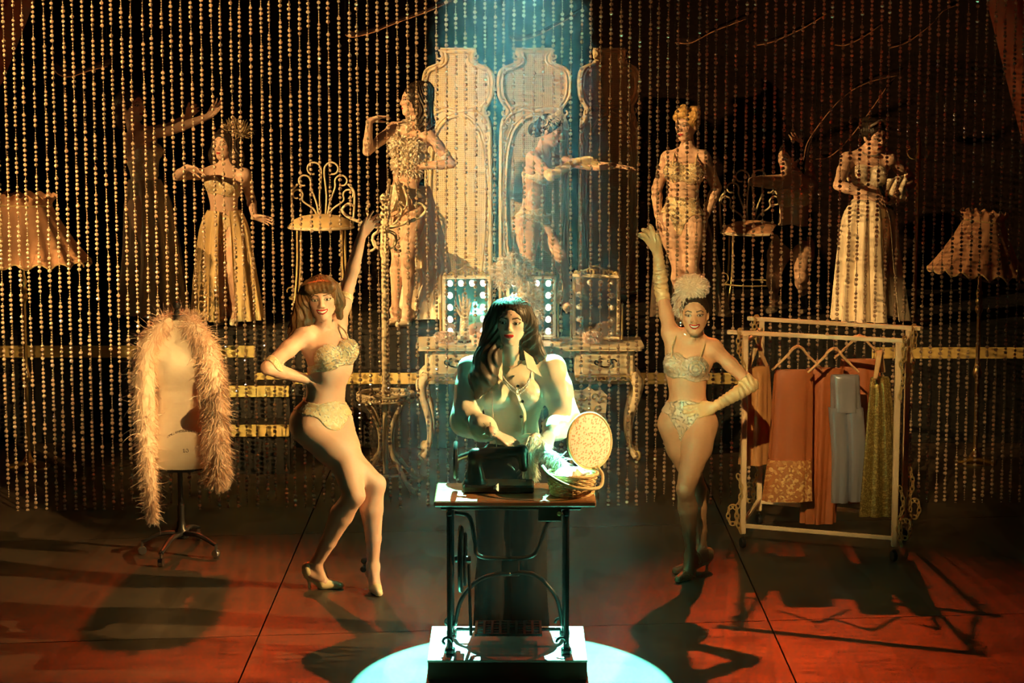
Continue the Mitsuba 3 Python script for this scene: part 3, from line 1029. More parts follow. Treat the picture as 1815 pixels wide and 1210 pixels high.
# ---------------------------------------------------------------- left dancer
def left_dancer():
    K, s = 'person', 1.04
    note(K, 'laughing dancer with rolled fringe in gold sequin bikini, bent knees, arm raised to coat stand', 'person')
    Y = 12.08
    J = joints(pel=at(571, 738, Y), chest=at(585, 638, Y - .02), neck=at(569, 583, Y), head=at(571, 530, Y - .055), hu=(-.08, .05, 1), hf=(.02, -1, .06),
               sl=at(598, 574, Y + .08), sr=at(541, 592, Y - .07), sl0=at(606, 592, Y + .07), sr0=at(546, 592, Y - .07))
    hips(J, (.75, .62, .03), .085)
    J['kr'] = reach(J['hr'], 664, 858, .47, -1)
    J['kl'] = reach(J['hl'], 628, 877, .46, -1)
    J['tr'] = flr(671, 1050); J['tl'] = flr(600, 1037)
    J['ar'] = at(661, 1004, J['tr'][1] + .13); J['al'] = at(560, 1000, J['tl'][1] + .0)
    J['er'] = reach(J['sr'], 474, 652, .30, -1); J['wr'] = reach(J['er'], 546, 673, .265, 1)
    J['el'] = reach(J['sl'], 619, 500, .27, 1); J['wl'] = reach(J['el'], 641, 418, .27, -1)
    F = Field()
    torso(F, J, s, 1.04, 1.08); limbs(F, J, s, 1.05, 1.15); head(F, J, s)
    hand(F, J['wr'], at(566, 704, J['wr'][1] + .02) - J['wr'], V3(.7, .7, .1), False, s * .95, curl=(.1, .15, .15, .2), spread=.06, thumb=.5)
    hand(F, J['wl'], at(658, 394, J['wl'][1]) - J['wl'], V3(.5, -.8, -.4), True, s * .95, curl=(.15, .35, .5, .6), spread=.16, thumb=.7)
    finish_body(K + '__body', F, J, s, (.78, .48, .35), .0060, smile=1.0, lips=(.55, .05, .04), brow=(.06, .035, .02))
    v, f = garment(F, K + '__bra', bra_region(J, s), 'm_sequin_gold', .007, .0045, ('torso',), label='gold sequin bra')
    p, n = scatter(v, f, 420, 3, lambda c, n: (n @ J['fc'] > .1))
    stones(K + '__bra__rhinestones', p, .0045)
    v, f = garment(F, K + '__briefs', briefs_region(J, s), 'm_sequin_gold', .006, .0058, ('torso', 'leg_l', 'leg_r'), label='gold sequin briefs')
    p, n = scatter(v, f, 340, 4, lambda c, n: (n @ J['fp'] > .0))
    stones(K + '__briefs__rhinestones', p, .0045)
    # fringe of drops under the bra
    for i, (a, b) in enumerate(((at(602, 526, 12.2), .05),)):
        pass
    for (A, B, t, tag) in ((J['sl'], J['el'], .62, 'arm_l'), (J['sr'], J['er'], .86, 'arm_r')):
        r = Field(); d = unit(B - A); c = A + (B - A) * t
        r.rc(c - d * .016, c + d * .016, .055, .055)
        r2 = Field(); r2.el(c, basis(d), (.07, .07, .024))
        garment(F, num(K + '__armband'), r2, 'm_sequin_gold', .005, .004, (tag,), label='gold armband')
    strap_tube(F, [J['chest'] + J['lc'] * .07 * s + J['fc'] * .115 * s + J['uc'] * .06 * s, J['chest'] + J['lc'] * .085 * s + J['fc'] * .09 * s + J['uc'] * .12 * s, J['sl'] + V3(-.02, -.035, .03)], K + '__bra_strap', 'm_sequin_gold')
    # hair
    H = Field(); R, h = J['Rh'], J['hh']; P = lambda x, y, z: J['head'] + R @ (V3(x, y, z) * h)
    H.el(P(0, -.07, .16), R, np.array((.40, .46, .41)) * h, .03)
    H.el(P(0, .47, -.17), R, np.array((.285, .30, .40)) * h, .02, '', True)
    H.rc(P(-.24, .34, .30), P(.24, .34, .30), .13 * h, .13 * h, .03)                  # rolled fringe
    H.chain([P(-.30, .0, .25), P(-.42, -.05, -.10), P(-.50, -.05, -.45), P(-.60, -.10, -.80)], [.17 * h, .20 * h, .22 * h, .14 * h], .04)
    H.chain([P(-.20, -.25, .1), P(-.36, -.30, -.3), P(-.66, -.25, -.72), P(-.75, -.15, -.88)], [.3 * h, .28 * h, .2 * h, .10 * h], .04)
    H.chain([P(.30, -.05, .2), P(.37, -.10, -.1), P(.36, -.2, -.45)], [.12 * h, .12 * h, .08 * h], .04)
    hairmesh(K + '__hair', H, .005, (.16, .075, .03), J, .007, label='dark brown wavy hair with a rolled fringe')
    for k, an, to in (('shoe', J['al'], J['tl']), ('shoe_001', J['ar'], J['tr'])):
        hd = shoe(K + '__' + k, an, to, s, 'm_glove')
    # rhinestone bow on the right ankle
    c = J['ar'] + V3(-.040, .02, .005)
    add(K + '__shoe_001__bow', cat(*[ball(c + V3(a, b, d), .019, 8) for a, b, d in ((-.010, 0, .024), (-.014, .0, -.024), (.002, -.008, 0))]), 'm_blackplastic', smooth=True)


left_dancer()


# ---------------------------------------------------------------- seamstress
def seamstress():
    K, s = num_person(), 1.04
    note(K, 'seamstress with long black hair in a cream satin blouse behind the sewing table', 'person')
    Y = 11.14
    J = joints(pel=at(907, 818, Y), chest=at(908, 706, Y), neck=at(906, 644, Y + .01), head=at(906, 570, Y - .05), hu=(.05, .02, 1), hf=(-.10, -1, -.02),
               sl=at(977, 653, Y + .0), sr=at(838, 655, Y + .02))
    hips(J, (1, 0, 0), .088)
    J['er'] = reach(J['sr'], 826, 745, .29, -1); J['wr'] = reach(J['er'], 874, 768, .25, -1)
    J['el'] = reach(J['sl'], 1002, 745, .29, -1); J['wl'] = reach(J['el'], 976, 766, .22, -1)
    J['kl'] = at(936, 970, Y); J['kr'] = at(876, 970, Y); J['al'] = at(940, 1098, Y + .02); J['ar'] = at(872, 1098, Y + .02)
    J['tl'] = flr(944, 1122); J['tr'] = flr(868, 1122)
    F = Field()
    torso(F, J, s, 1.0); limbs(F, J, s); head(F, J, s)
    hand(F, J['wr'], at(914, 788, J['wr'][1] - .04) - J['wr'], V3(.1, .3, -1), False, s, curl=(.3, .35, .4, .45), spread=.05, thumb=.35, tag='hand_r')
    hand(F, J['wl'], at(962, 796, J['wl'][1] - .08) - J['wl'], V3(-.3, .3, -.9), True, s, curl=(.5, .55, .6, .65), spread=.05, thumb=.3, tag='hand_l')
    finish_body(K + '__body', F, J, s, (.84, .60, .47), .0060, smile=.45, lips=(.60, .03, .03), brow=(.02, .015, .01))
    # blouse: loose over the body, full sleeves
    B = Field()
    torso(B, J, s, 1.14, 1.12)
    for a, b, c in (('sl', 'el', 'wl'), ('sr', 'er', 'wr')):
        A, E, W = J[a], J[b], J[c]
        B.rc(A + (A - J['neck']) * .02, A + (E - A) * .4, .056, .063, .05)
        B.rc(A + (E - A) * .4, E, .063, .070, .04)
        B.rc(E, E + (W - E) * .62, .070, .058, .03)
        B.rc(E + (W - E) * .62, E + (W - E) * .86, .056, .040, .02)
    lo, hi = B.bounds()
    h = .0055
    g, lo, X = B.grid(h, None, lo, hi)
    XX = np.meshgrid(*X, indexing='ij')
    g = g - (.008 + .004 * wob(XX[0], XX[1], XX[2] * .6, 19, 3) + .0035 * wob(XX[0] + XX[2] * .7, XX[1], XX[2] * .35, 44, 8)).astype(np.float32)
    hem = at(905, 771, Y)[2]
    C = Field()
    C.rc(J['neck'] + J['uc'] * .05 + J['fc'] * .02, J['head'], .075, .10)
    nk = at(907, 640, Y - .10); vp = at(910, 688, Y - .15)
    C.rc(nk, vp, .058, .006, .02)
    C.rc(nk - V3(0, .1, 0), vp - V3(0, .1, 0), .058, .006, .02)
    cut, _, _ = C.grid(h, None, lo, hi)
    for c, rr in ((J['wr'], .05), (J['wl'], .05)):
        pass
    trunk = np.hypot(XX[0] - J['pel'][0], (XX[1] - Y) * 1.3) < .20
    g = np.maximum(g, -cut)
    g = np.where(trunk, np.maximum(g, (hem - XX[2])), g)
    v, f = nets(g.astype(np.float32), lo, h)
    add(K + '__blouse', (relax(v, f, 2), f), 'm_satin', smooth=True, label='cream satin blouse with full sleeves')
    # collar flaps, placket and buttons
    for q, pts in ((1, ((928, 622), (944, 634), (960, 668), (934, 652))), (-1, ((888, 634), (880, 640), (884, 668), (902, 686)))):
        a, b, c, d = [at(px, py, Y - z) for (px, py), z in zip(pts, (.05, .07, .150, .150))]
        G = np.array([[a + (b - a) * u for u in np.linspace(0, 1, 6)], [(a + d) / 2 + ((b + c) / 2 - (a + d) / 2) * u + V3(0, -.02, 0) for u in np.linspace(0, 1, 6)], [d + (c - d) * u + V3(0, -.012, 0) for u in np.linspace(0, 1, 6)]])
        add(num(K + '__blouse__collar'), slab(G, .004), 'm_satin', smooth=30)
    pl = bez([at(912, 684, Y - .150), at(922, 712, Y - .172), at(930, 735, Y - .165), at(926, 770, Y - .13)], 14)
    add(K + '__blouse__placket', tube(pl, .013, 8, flat=.35), 'm_satin', smooth=True)
    for px, py, z in ((918, 684, .166), (926, 711, .180), (924, 738, .174)):
        c = at(px, py, Y - z)
        add(num(K + '__blouse__button'), lathe([(0.001, -.003), (.007, -.003), (.008, 0), (.006, .003), (.001, .003)], c, 12, R=basis(V3(0, -1, .1))), 'm_blackplastic', smooth=30)
    # cuffs
    for q in ('r', 'l'):
        E, W = J['e' + q], J['w' + q]
        add(num(K + '__blouse__cuff'), tube([E + (W - E) * .83, E + (W - E) * .95], [.042, .038], 14, caps=False), 'm_satin', smooth=True)
    # two rows of pearls
    for k, (dip, o) in enumerate(((.0, 0), (7, .004))):
        pts = bez([at(886, 655, Y - .09), at(893, 670 + dip * .6, Y - .150 - o), at(907, 685 + dip, Y - .174 - o), at(921, 690 + dip, Y - .180 - o), at(936, 676 + dip * .6, Y - .165 - o), at(944, 652, Y - .10)], 200)
        L = np.r_[0, np.cumsum(np.linalg.norm(np.diff(pts, axis=0), axis=1))]
        u = np.arange(0, L[-1], .0098)
        c = np.stack([np.interp(u, L, pts[:, i]) for i in range(3)], 1)
        b = ball((0, 0, 0), .0052, 8)
        add(num(K + '__pearl_necklace'), cat(*[(b[0] + q, b[1]) for q in c]), 'm_pearl', smooth=True)
    e = J['head'] + J['Rh'] @ (V3(.345, -.01, -.17) * J['hh'])
    add(K + '__earring', ball(e, .007, 10), 'm_pearl', smooth=True)
    # trousers
    T = Field()
    T.el(J['pel'], J['Rp'], (.175, .13, .13), .04)
    for q, a in (('l', 'al'), ('r', 'ar')):
        T.rc(J['h' + q], J['k' + q], .112, .090, .03)
        T.rc(J['k' + q], J[a] - V3(0, 0, .05), .090, .098, .02)
    v, f = T.mesh(.011, bump=lambda x, y, z: .006 * wob(x, y, z * .3, 30, 5))
    top = at(905, 762, Y)[2]
    v[:, 2] = np.minimum(v[:, 2], top)
    add(K + '__trousers', (relax(v, f, 2), f), 'm_blackcloth', smooth=True, label='black wide trousers')
    for k, an, to in (('shoe', J['ar'], J['tr']), ('shoe_001', J['al'], J['tl'])):
        shoe(K + '__' + k, an - V3(0, 0, 0), to, s, 'm_blackplastic', strap=False, h=.006)
    # hair
    H = Field(); R, h = J['Rh'], J['hh']; P = lambda x, y, z: J['head'] + R @ (V3(x, y, z) * h)
    H.el(P(0, -.07, .15), R, np.array((.385, .46, .40)) * h, .03)
    H.el(P(.02, .49, -.13), R, np.array((.275, .30, .46)) * h, .02, '', True)
    H.chain([P(-.30, .05, .25), P(-.38, .06, -.05), P(-.40, .02, -.45), P(-.46, .22, -.85), P(-.52, .42, -1.2), P(-.60, .50, -1.62)], [.15 * h, .17 * h, .20 * h, .25 * h, .25 * h, .06 * h], .05)
    H.chain([P(-.25, .1, .2), P(-.33, .12, -.3), P(-.33, .35, -.8), P(-.40, .55, -1.25)], [.1 * h, .1 * h, .13 * h, .06 * h], .04)
    H.chain([P(.30, -.05, .25), P(.40, -.10, -.05), P(.44, -.22, -.42), P(.56, -.28, -.80), P(.60, -.24, -.98)], [.12 * h, .13 * h, .17 * h, .20 * h, .08 * h], .04)
    H.rc(P(0, -.2, 0), P(.1, -.35, -.7), .3 * h, .28 * h, .05)
    hairmesh(K + '__hair', H, .0055, (.035, .025, .018), J, .006, label='long black hair over one shoulder', seed=4)
    return J


def num_person():
    USED['person'] = max(USED.get('person', 0), 1)
    return num('person')


SJ = seamstress()


# ---------------------------------------------------------------- right dancer
def right_dancer():
    K, s = num_person(), .99
    note(K, 'smiling dancer with a white feather puff and long gold gloves beside the clothes rack', 'person')
    Y = 12.42
    J = joints(pel=at(1219, 737, Y), chest=at(1218, 654, Y), neck=at(1227, 602, Y + .01), head=at(1231, 557, Y - .045), hu=(-.03, .03, 1), hf=(-.10, -1, .02),
               sl=at(1264, 616, Y - .02), sr=at(1188, 590, Y + .05), sl0=at(1264, 612, Y - .03), sr0=at(1186, 606, Y + .04))
    hips(J, (.93, -.36, .02), .088)
    J['kl'] = reach(J['hl'], 1215, 866, .445, -1); J['kr'] = reach(J['hr'], 1236, 868, .44, 1)
    J['tl'] = flr(1203, 1026); J['tr'] = flr(1199, 1011)
    J['al'] = at(1225, 984, J['tl'][1] + .09); J['ar'] = at(1244, 975, J['tr'][1] + .08)
    J['er'] = reach(J['sr'], 1172, 514, .27, 1); J['wr'] = reach(J['er'], 1166, 446, .24, -1)
    J['el'] = reach(J['sl'], 1332, 682, .29, 1); J['wl'] = reach(J['el'], 1264, 722, .25, -1)
    F = Field()
    torso(F, J, s, .98); limbs(F, J, s, .98, 1.04); head(F, J, s)
    hand(F, J['wr'], at(1149, 414, J['wr'][1]) - J['wr'], V3(-.6, -.7, -.2), False, s, curl=(.1, .45, .6, .3), spread=.20, thumb=.9, tag='hand_r')
    hand(F, J['wl'], at(1222, 732, J['wl'][1] - .03) - J['wl'], V3(-.2, .9, -.2), True, s, curl=(.12, .15, .2, .2), spread=.05, thumb=.4, tag='hand_l')
    finish_body(K + '__body', F, J, s, (.77, .48, .29), .0060, smile=1.0, lips=(.5, .04, .03), brow=(.03, .02, .015))
    v, f = garment(F, K + '__bra', bra_region(J, s, cup=.082), 'm_sequin_silver', .008, .0045, ('torso',), label='silver embroidered bra')
    p, n = scatter(v, f, 380, 3, lambda c, n: (n @ J['fc'] > .1))
    stones(K + '__bra__rhinestones', p, .0045)
    for q, sh in ((1, J['sl']), (-1, J['sr'])):
        a = J['chest'] + J['lc'] * q * .075 * s + J['fc'] * .122 * s + J['uc'] * .055 * s
        strap_tube(F, [a, a + J['uc'] * .06 + J['fc'] * -.025 + J['lc'] * q * .012, J['neck'] + (sh - J['neck']) * .66 + J['uc'] * .033 + J['fc'] * .012], num(K + '__bra_strap'), 'm_sequin_gold')
    # spiral embroidery on the cup
    t = np.linspace(0, 4.6 * np.pi, 90)
    for q in (1,):
        c = J['chest'] + J['lc'] * q * .072 * s + J['uc'] * .018 * s
        r = .052 * (1 - t / t[-1] * .85)
        pts = c + np.outer(np.cos(t) * r, J['lc']) + np.outer(np.sin(t) * r, J['uc']) + np.outer(.130 + .008 - .9 * r ** 2 * 6, J['fc'])
        add(K + '__bra__embroidery', tube(pts, .0028, 5), 'm_rhinestone', smooth=True)
    v, f = garment(F, K + '__briefs', briefs_region(J, s), 'm_satin', .006, .0058, ('torso', 'leg_l', 'leg_r'), label='cream briefs with jewelled front')
    p, n = scatter(v, f, 300, 4, lambda c, n: (n @ J['fp'] > .45) & (np.abs((c - J['pel']) @ J['lp']) < .085))
    stones(K + '__briefs__rhinestones', p, .0055)
    # gloves to above the elbow and to below it
    for q, nm, t0 in (('r', 'glove', 1.0), ('l', 'glove_001', 1.0)):
        A, E, W = J['s' + q], J['e' + q], J['w' + q]
        r = Field(); d = unit(W - E)
        st = E - unit(E - A) * (.03 if q == 'r' else .02)
        r.rc(st, E, .055, .055, .01); r.rc(E, W, .060, .050, .01); r.rc(W, W + d * .1, .12, .14, .01)
        bump = lambda x, y, z, d=d, E=E: .0022 + .0022 * np.sin(((x - E[0]) * d[0] + (y - E[1]) * d[1] + (z - E[2]) * d[2]) * 230 + 2.5 * wob(x, y, z, 30, 2)) * (((x - E[0]) * d[0] + (y - E[1]) * d[1] + (z - E[2]) * d[2]) < .24)
        garment(F, K + '__' + nm, r, 'm_glove', .0035, .004, ('arm_' + q, 'hand_' + q), bump=bump, label='long gold satin glove')
    # choker
    a = np.linspace(0, 2 * np.pi, 40)
    c = J['neck'] + J['uc'] * .035 + J['fc'] * .004
    ring = c + np.outer(np.cos(a) * .054, J['lc']) + np.outer(np.sin(a) * .056, J['fc']) + np.outer(-.012 * np.sin(a), J['uc'])
    b = ball((0, 0, 0), .0065, 8)
    add(K + '__choker', cat(*[(b[0] + q, b[1]) for q in ring[:-1]]), 'm_rhinestone', smooth=False)
    for q in (1, -1):
        e = J['head'] + J['Rh'] @ (V3(.35 * q, 0, -.2) * J['hh'])
        add(num(K + '__earring'), cat(ball(e, .007, 8), ball(e - V3(0, 0, .016), .006, 8)), 'm_rhinestone')
    H = Field(); R, h = J['Rh'], J['hh']; P = lambda x, y, z: J['head'] + R @ (V3(x, y, z) * h)
    H.el(P(0, -.09, .15), R, np.array((.365, .44, .395)) * h, .03)
    H.el(P(0, .46, -.16), R, np.array((.285, .30, .47)) * h, .02, '', True)
    H.el(P(0, -.35, .30), R, np.array((.25, .25, .25)) * h, .03)
    hairmesh(K + '__hair', H, .005, (.03, .018, .012), J, .003, label='black hair pinned up', seed=2)
    # feather puff worn on top of the head
    c = P(-.05, -.02, .68)
    cv, cf = ball(c, (.085, .075, .062), 16)
    p, n = scatter(cv, cf, 2600, 5)
    add(K + '__feather_puff', (cv, cf), 'm_feather', smooth=True, color=np.tile((.94, .86, .76), (len(cv), 1)), label='white feather puff')
    fluff(K + '__feather_puff__barbs', p, n, .022, droop=.5, seed=5, col=((.92, .82, .70), (.98, .94, .86)), w=.004)
    p2, n2 = scatter(*ball(P(-.33, .02, .30), (.035, .04, .075), 12), 500, 6)
    fluff(K + '__feather_puff__tail', p2, n2 + V3(-.2, 0, -.3), .030, droop=.8, seed=6, col=((.92, .82, .70), (.98, .94, .86)), w=.003)
    for k, an, to in (('shoe', J['ar'], J['tr']), ('shoe_001', J['al'], J['tl'])):
        shoe(K + '__' + k, an, to, s, 'm_sequin_gold')


right_dancer()
# ------------------------------------------------------------------ things in front of the curtain
def loft(C, A, B, n=40, pw=2.0, cap=True, turn=0.0):
    C = np.asarray(C, float); m = len(C)
    th = np.arange(n) * 2 * np.pi / n
    cx, sy = np.cos(th), np.sin(th)
    cx, sy = np.sign(cx) * np.abs(cx) ** (2 / pw), np.sign(sy) * np.abs(sy) ** (2 / pw)
    x, y = np.outer(A, cx), np.outer(B, sy)
    c, s = math.cos(turn), math.sin(turn)
    v = np.stack([C[:, :1] + x * c - y * s, C[:, 1:2] + x * s + y * c, np.repeat(C[:, 2:], n, 1)], -1).reshape(-1, 3)
    i, j = np.meshgrid(np.arange(m - 1), np.arange(n), indexing='ij')
    q = np.stack([i * n + j, i * n + (j + 1) % n, (i + 1) * n + (j + 1) % n, (i + 1) * n + j], -1).reshape(-1, 4)
    f = np.vstack([q[:, [0, 1, 2]], q[:, [0, 2, 3]]])
    if cap:
        k = len(v); jj = np.arange(n); e = (m - 1) * n
        v = np.vstack([v, C[:1], C[-1:]])
        f = np.vstack([f, np.stack([jj * 0 + k, (jj + 1) % n, jj], 1), np.stack([jj * 0 + k + 1, e + jj, e + (jj + 1) % n], 1)])
    return v, f


def dress_form():
    K, Y = 'dress_form', 13.02
    note(K, 'cream canvas dress form on a black wheeled stand, draped with a feather boa', 'dress form')
    X = at(316, 700, Y)[0]
    zt, zb = at(316, 566, Y)[2], at(316, 826, Y)[2]
    H = zt - zb
    t = np.array([0, .06, .16, .28, .42, .52, .62, .72, .80, .86, .90, .94, .97, 1.0])
    A = np.array([.170, .178, .182, .165, .132, .128, .150, .170, .174, .170, .150, .105, .068, .055])
    B = np.array([.125, .130, .132, .118, .098, .098, .118, .132, .115, .098, .085, .070, .060, .054])
    tt = np.linspace(0, 1, 60)
    from scipy.interpolate import PchipInterpolator
    Af, Bf = PchipInterpolator(t, A), PchipInterpolator(t, B)
    fwd = PchipInterpolator([0, .3, .5, .72, .9, 1], [0, 0, 0, -.028, -.004, 0])
    C = np.stack([X + 0 * tt, Y + fwd(tt), zb + tt * H], 1)
    add(K + '__torso', loft(C, Af(tt), Bf(tt), 56, 2.25), 'm_canvas', smooth=40)
    add(K + '__neck_cap', lathe([(.001, 0), (.052, 0), (.058, .004), (.058, .028), (.053, .034), (.001, .036)], (X, Y, zt - .002), 28), 'm_steel', smooth=30)
    add(K + '__neck_knob', lathe([(.001, 0), (.018, 0), (.018, .012), (.012, .02), (.012, .03), (.019, .036), (.020, .062), (.014, .072), (.001, .076)], (X, Y, zt + .032), 18), 'm_blackplastic', smooth=35)
    add(K + '__base_ring', loft([(X, Y, zb - .016), (X, Y, zb + .001)], [.168, .171], [.123, .126], 48, 2.25), 'm_blackplastic', smooth=40)
    # lettering on the hip
    def onto(mesh, cx, cz, arch):
        m = mesh.copy() if hasattr(mesh, 'copy') else mesh
        v = np.array(m.vertices)
        x = v[:, 0] - (v[:, 0].min() + v[:, 0].max()) / 2
        z = cz + v[:, 1] - arch * x ** 2 * 6
        u = (z - zb) / H
        a, b = Af(u), Bf(u)
        xx = cx + x
        y = Y + fwd(u) - b * np.clip(1 - np.abs((xx - X) / a) ** 2.25, .01, 1) ** (1 / 2.25) - v[:, 2]
        return np.stack([xx, y, z], 1), np.array(m.faces)
    c = at(328, 765, Y - .12)
    add(K + '__lettering', onto(meshkit.text_mesh('COLLAPSIBLE SHOULDER', .0125, .0012, True), c[0], c[2], .55), 'm_ink')
    c = at(329, 801, Y - .12)
    add(K + '__size_number', onto(meshkit.text_mesh('10', .021, .0012), c[0], c[2], 0), 'm_ink')
    add(K + '__pole', lathe([(.001, .10), (.021, .10), (.021, zb * .55), (.015, zb * .55), (.015, zb - .01), (.001, zb - .01)], (X, Y, 0), 18), 'm_blackplastic', smooth=35)
    add(K + '__hub', lathe([(.001, .085), (.045, .085), (.05, .10), (.042, .13), (.028, .15), (.024, .19), (.001, .19)], (X, Y, 0), 20), 'm_blackplastic', smooth=35)
    for px, py in ((252, 974), (285, 995), (383, 980), (352, 948)):
        w = flr(px, py, .03)
        d = unit(w - V3(X, Y, .03)); L = np.linalg.norm((w - V3(X, Y, 0))[:2])
        p = np.stack([V3(X, Y, .112), V3(X, Y, .112) + d * L * .5 + V3(0, 0, .008), V3(w[0], w[1], .078)])
        k = num(K + '__leg')
        add(k, tube(bez(p, 10), np.linspace(.024, .015, 10), 10, flat=.7), 'm_blackplastic', smooth=40)
        add(k + '__caster', cat(lathe([(.001, -.014), (.024, -.014), (.026, -.008), (.026, .008), (.024, .014), (.001, .014)], (w[0], w[1], .027), 18, R=basis(np.cross(d, V3(0, 0, 1)))),
                                rod((w[0], w[1], .05), (w[0], w[1], .08), .008)), 'm_steel', smooth=30)
    return X, Y, zt


def feather_boa(X, Y, zt):
    K = 'feather_boa'
    Yf = Y - .15
    P = [at(271, 925, Yf), at(266, 875, Yf), at(260, 800, Yf), at(256, 720, Yf + .01), at(257, 645, Yf + .04), at(270, 600, Yf + .08), at(297, 576, Y - .02), V3(X - .03, Y + .10, zt - .02), V3(X + .05, Y + .10, zt - .02),
         at(336, 577, Y - .03), at(360, 606, Yf + .07), at(376, 660, Yf + .03), at(381, 720, Yf), at(384, 780, Yf - .01), at(386, 835, Yf - .01), at(382, 852, Yf)]
    path = bez(P, 90)
    u = np.linspace(0, 1, 90)
    r = np.interp(u, [0, .06, .2, .4, .5, .56, .62, .75, .92, 1], [.012, .034, .062, .060, .035, .035, .05, .058, .050, .02])
    v, f = tube(path, r, 14)
    v = v + .008 * (meshkit.noise(v * 40)[:, None] - .5)
    add(K, (v, f), 'm_feather', smooth=True, color=np.tile((.86, .70, .55), (len(v), 1)), label='long cream and apricot feather boa draped over the shoulders of the dress form', cat='feather boa')
    p, d = around(path, r * .85, 9500, 3)
    fluff(K + '__plumes', p, d * .75 + V3(0, 0, -.45), .062, droop=.55, seed=3, w=.0026, col=((.76, .56, .40), (.90, .76, .62)), curl=.8)
    p, d = around(path, r * .9, 700, 9)
    fluff(K + '__long_plumes', p, d, .10, droop=.35, seed=8, w=.0022, col=((.80, .62, .46), (.92, .80, .66)), curl=1.1, seg=5)


feather_boa(*dress_form())


# ---------------------------------------------------------------- low box, treadle sewing table
BX0, BX1, BY0, BY1, BZ = -.407, .362, 10.27, 10.90, .10
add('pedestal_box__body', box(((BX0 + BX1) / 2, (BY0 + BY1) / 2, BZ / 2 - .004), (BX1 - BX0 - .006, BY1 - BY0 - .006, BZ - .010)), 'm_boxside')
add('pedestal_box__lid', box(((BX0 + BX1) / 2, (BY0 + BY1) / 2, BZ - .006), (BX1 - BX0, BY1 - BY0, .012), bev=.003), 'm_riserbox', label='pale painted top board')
note('pedestal_box', 'low box with a pale top and dark red sides carrying the sewing table', 'box')

TZ = .863


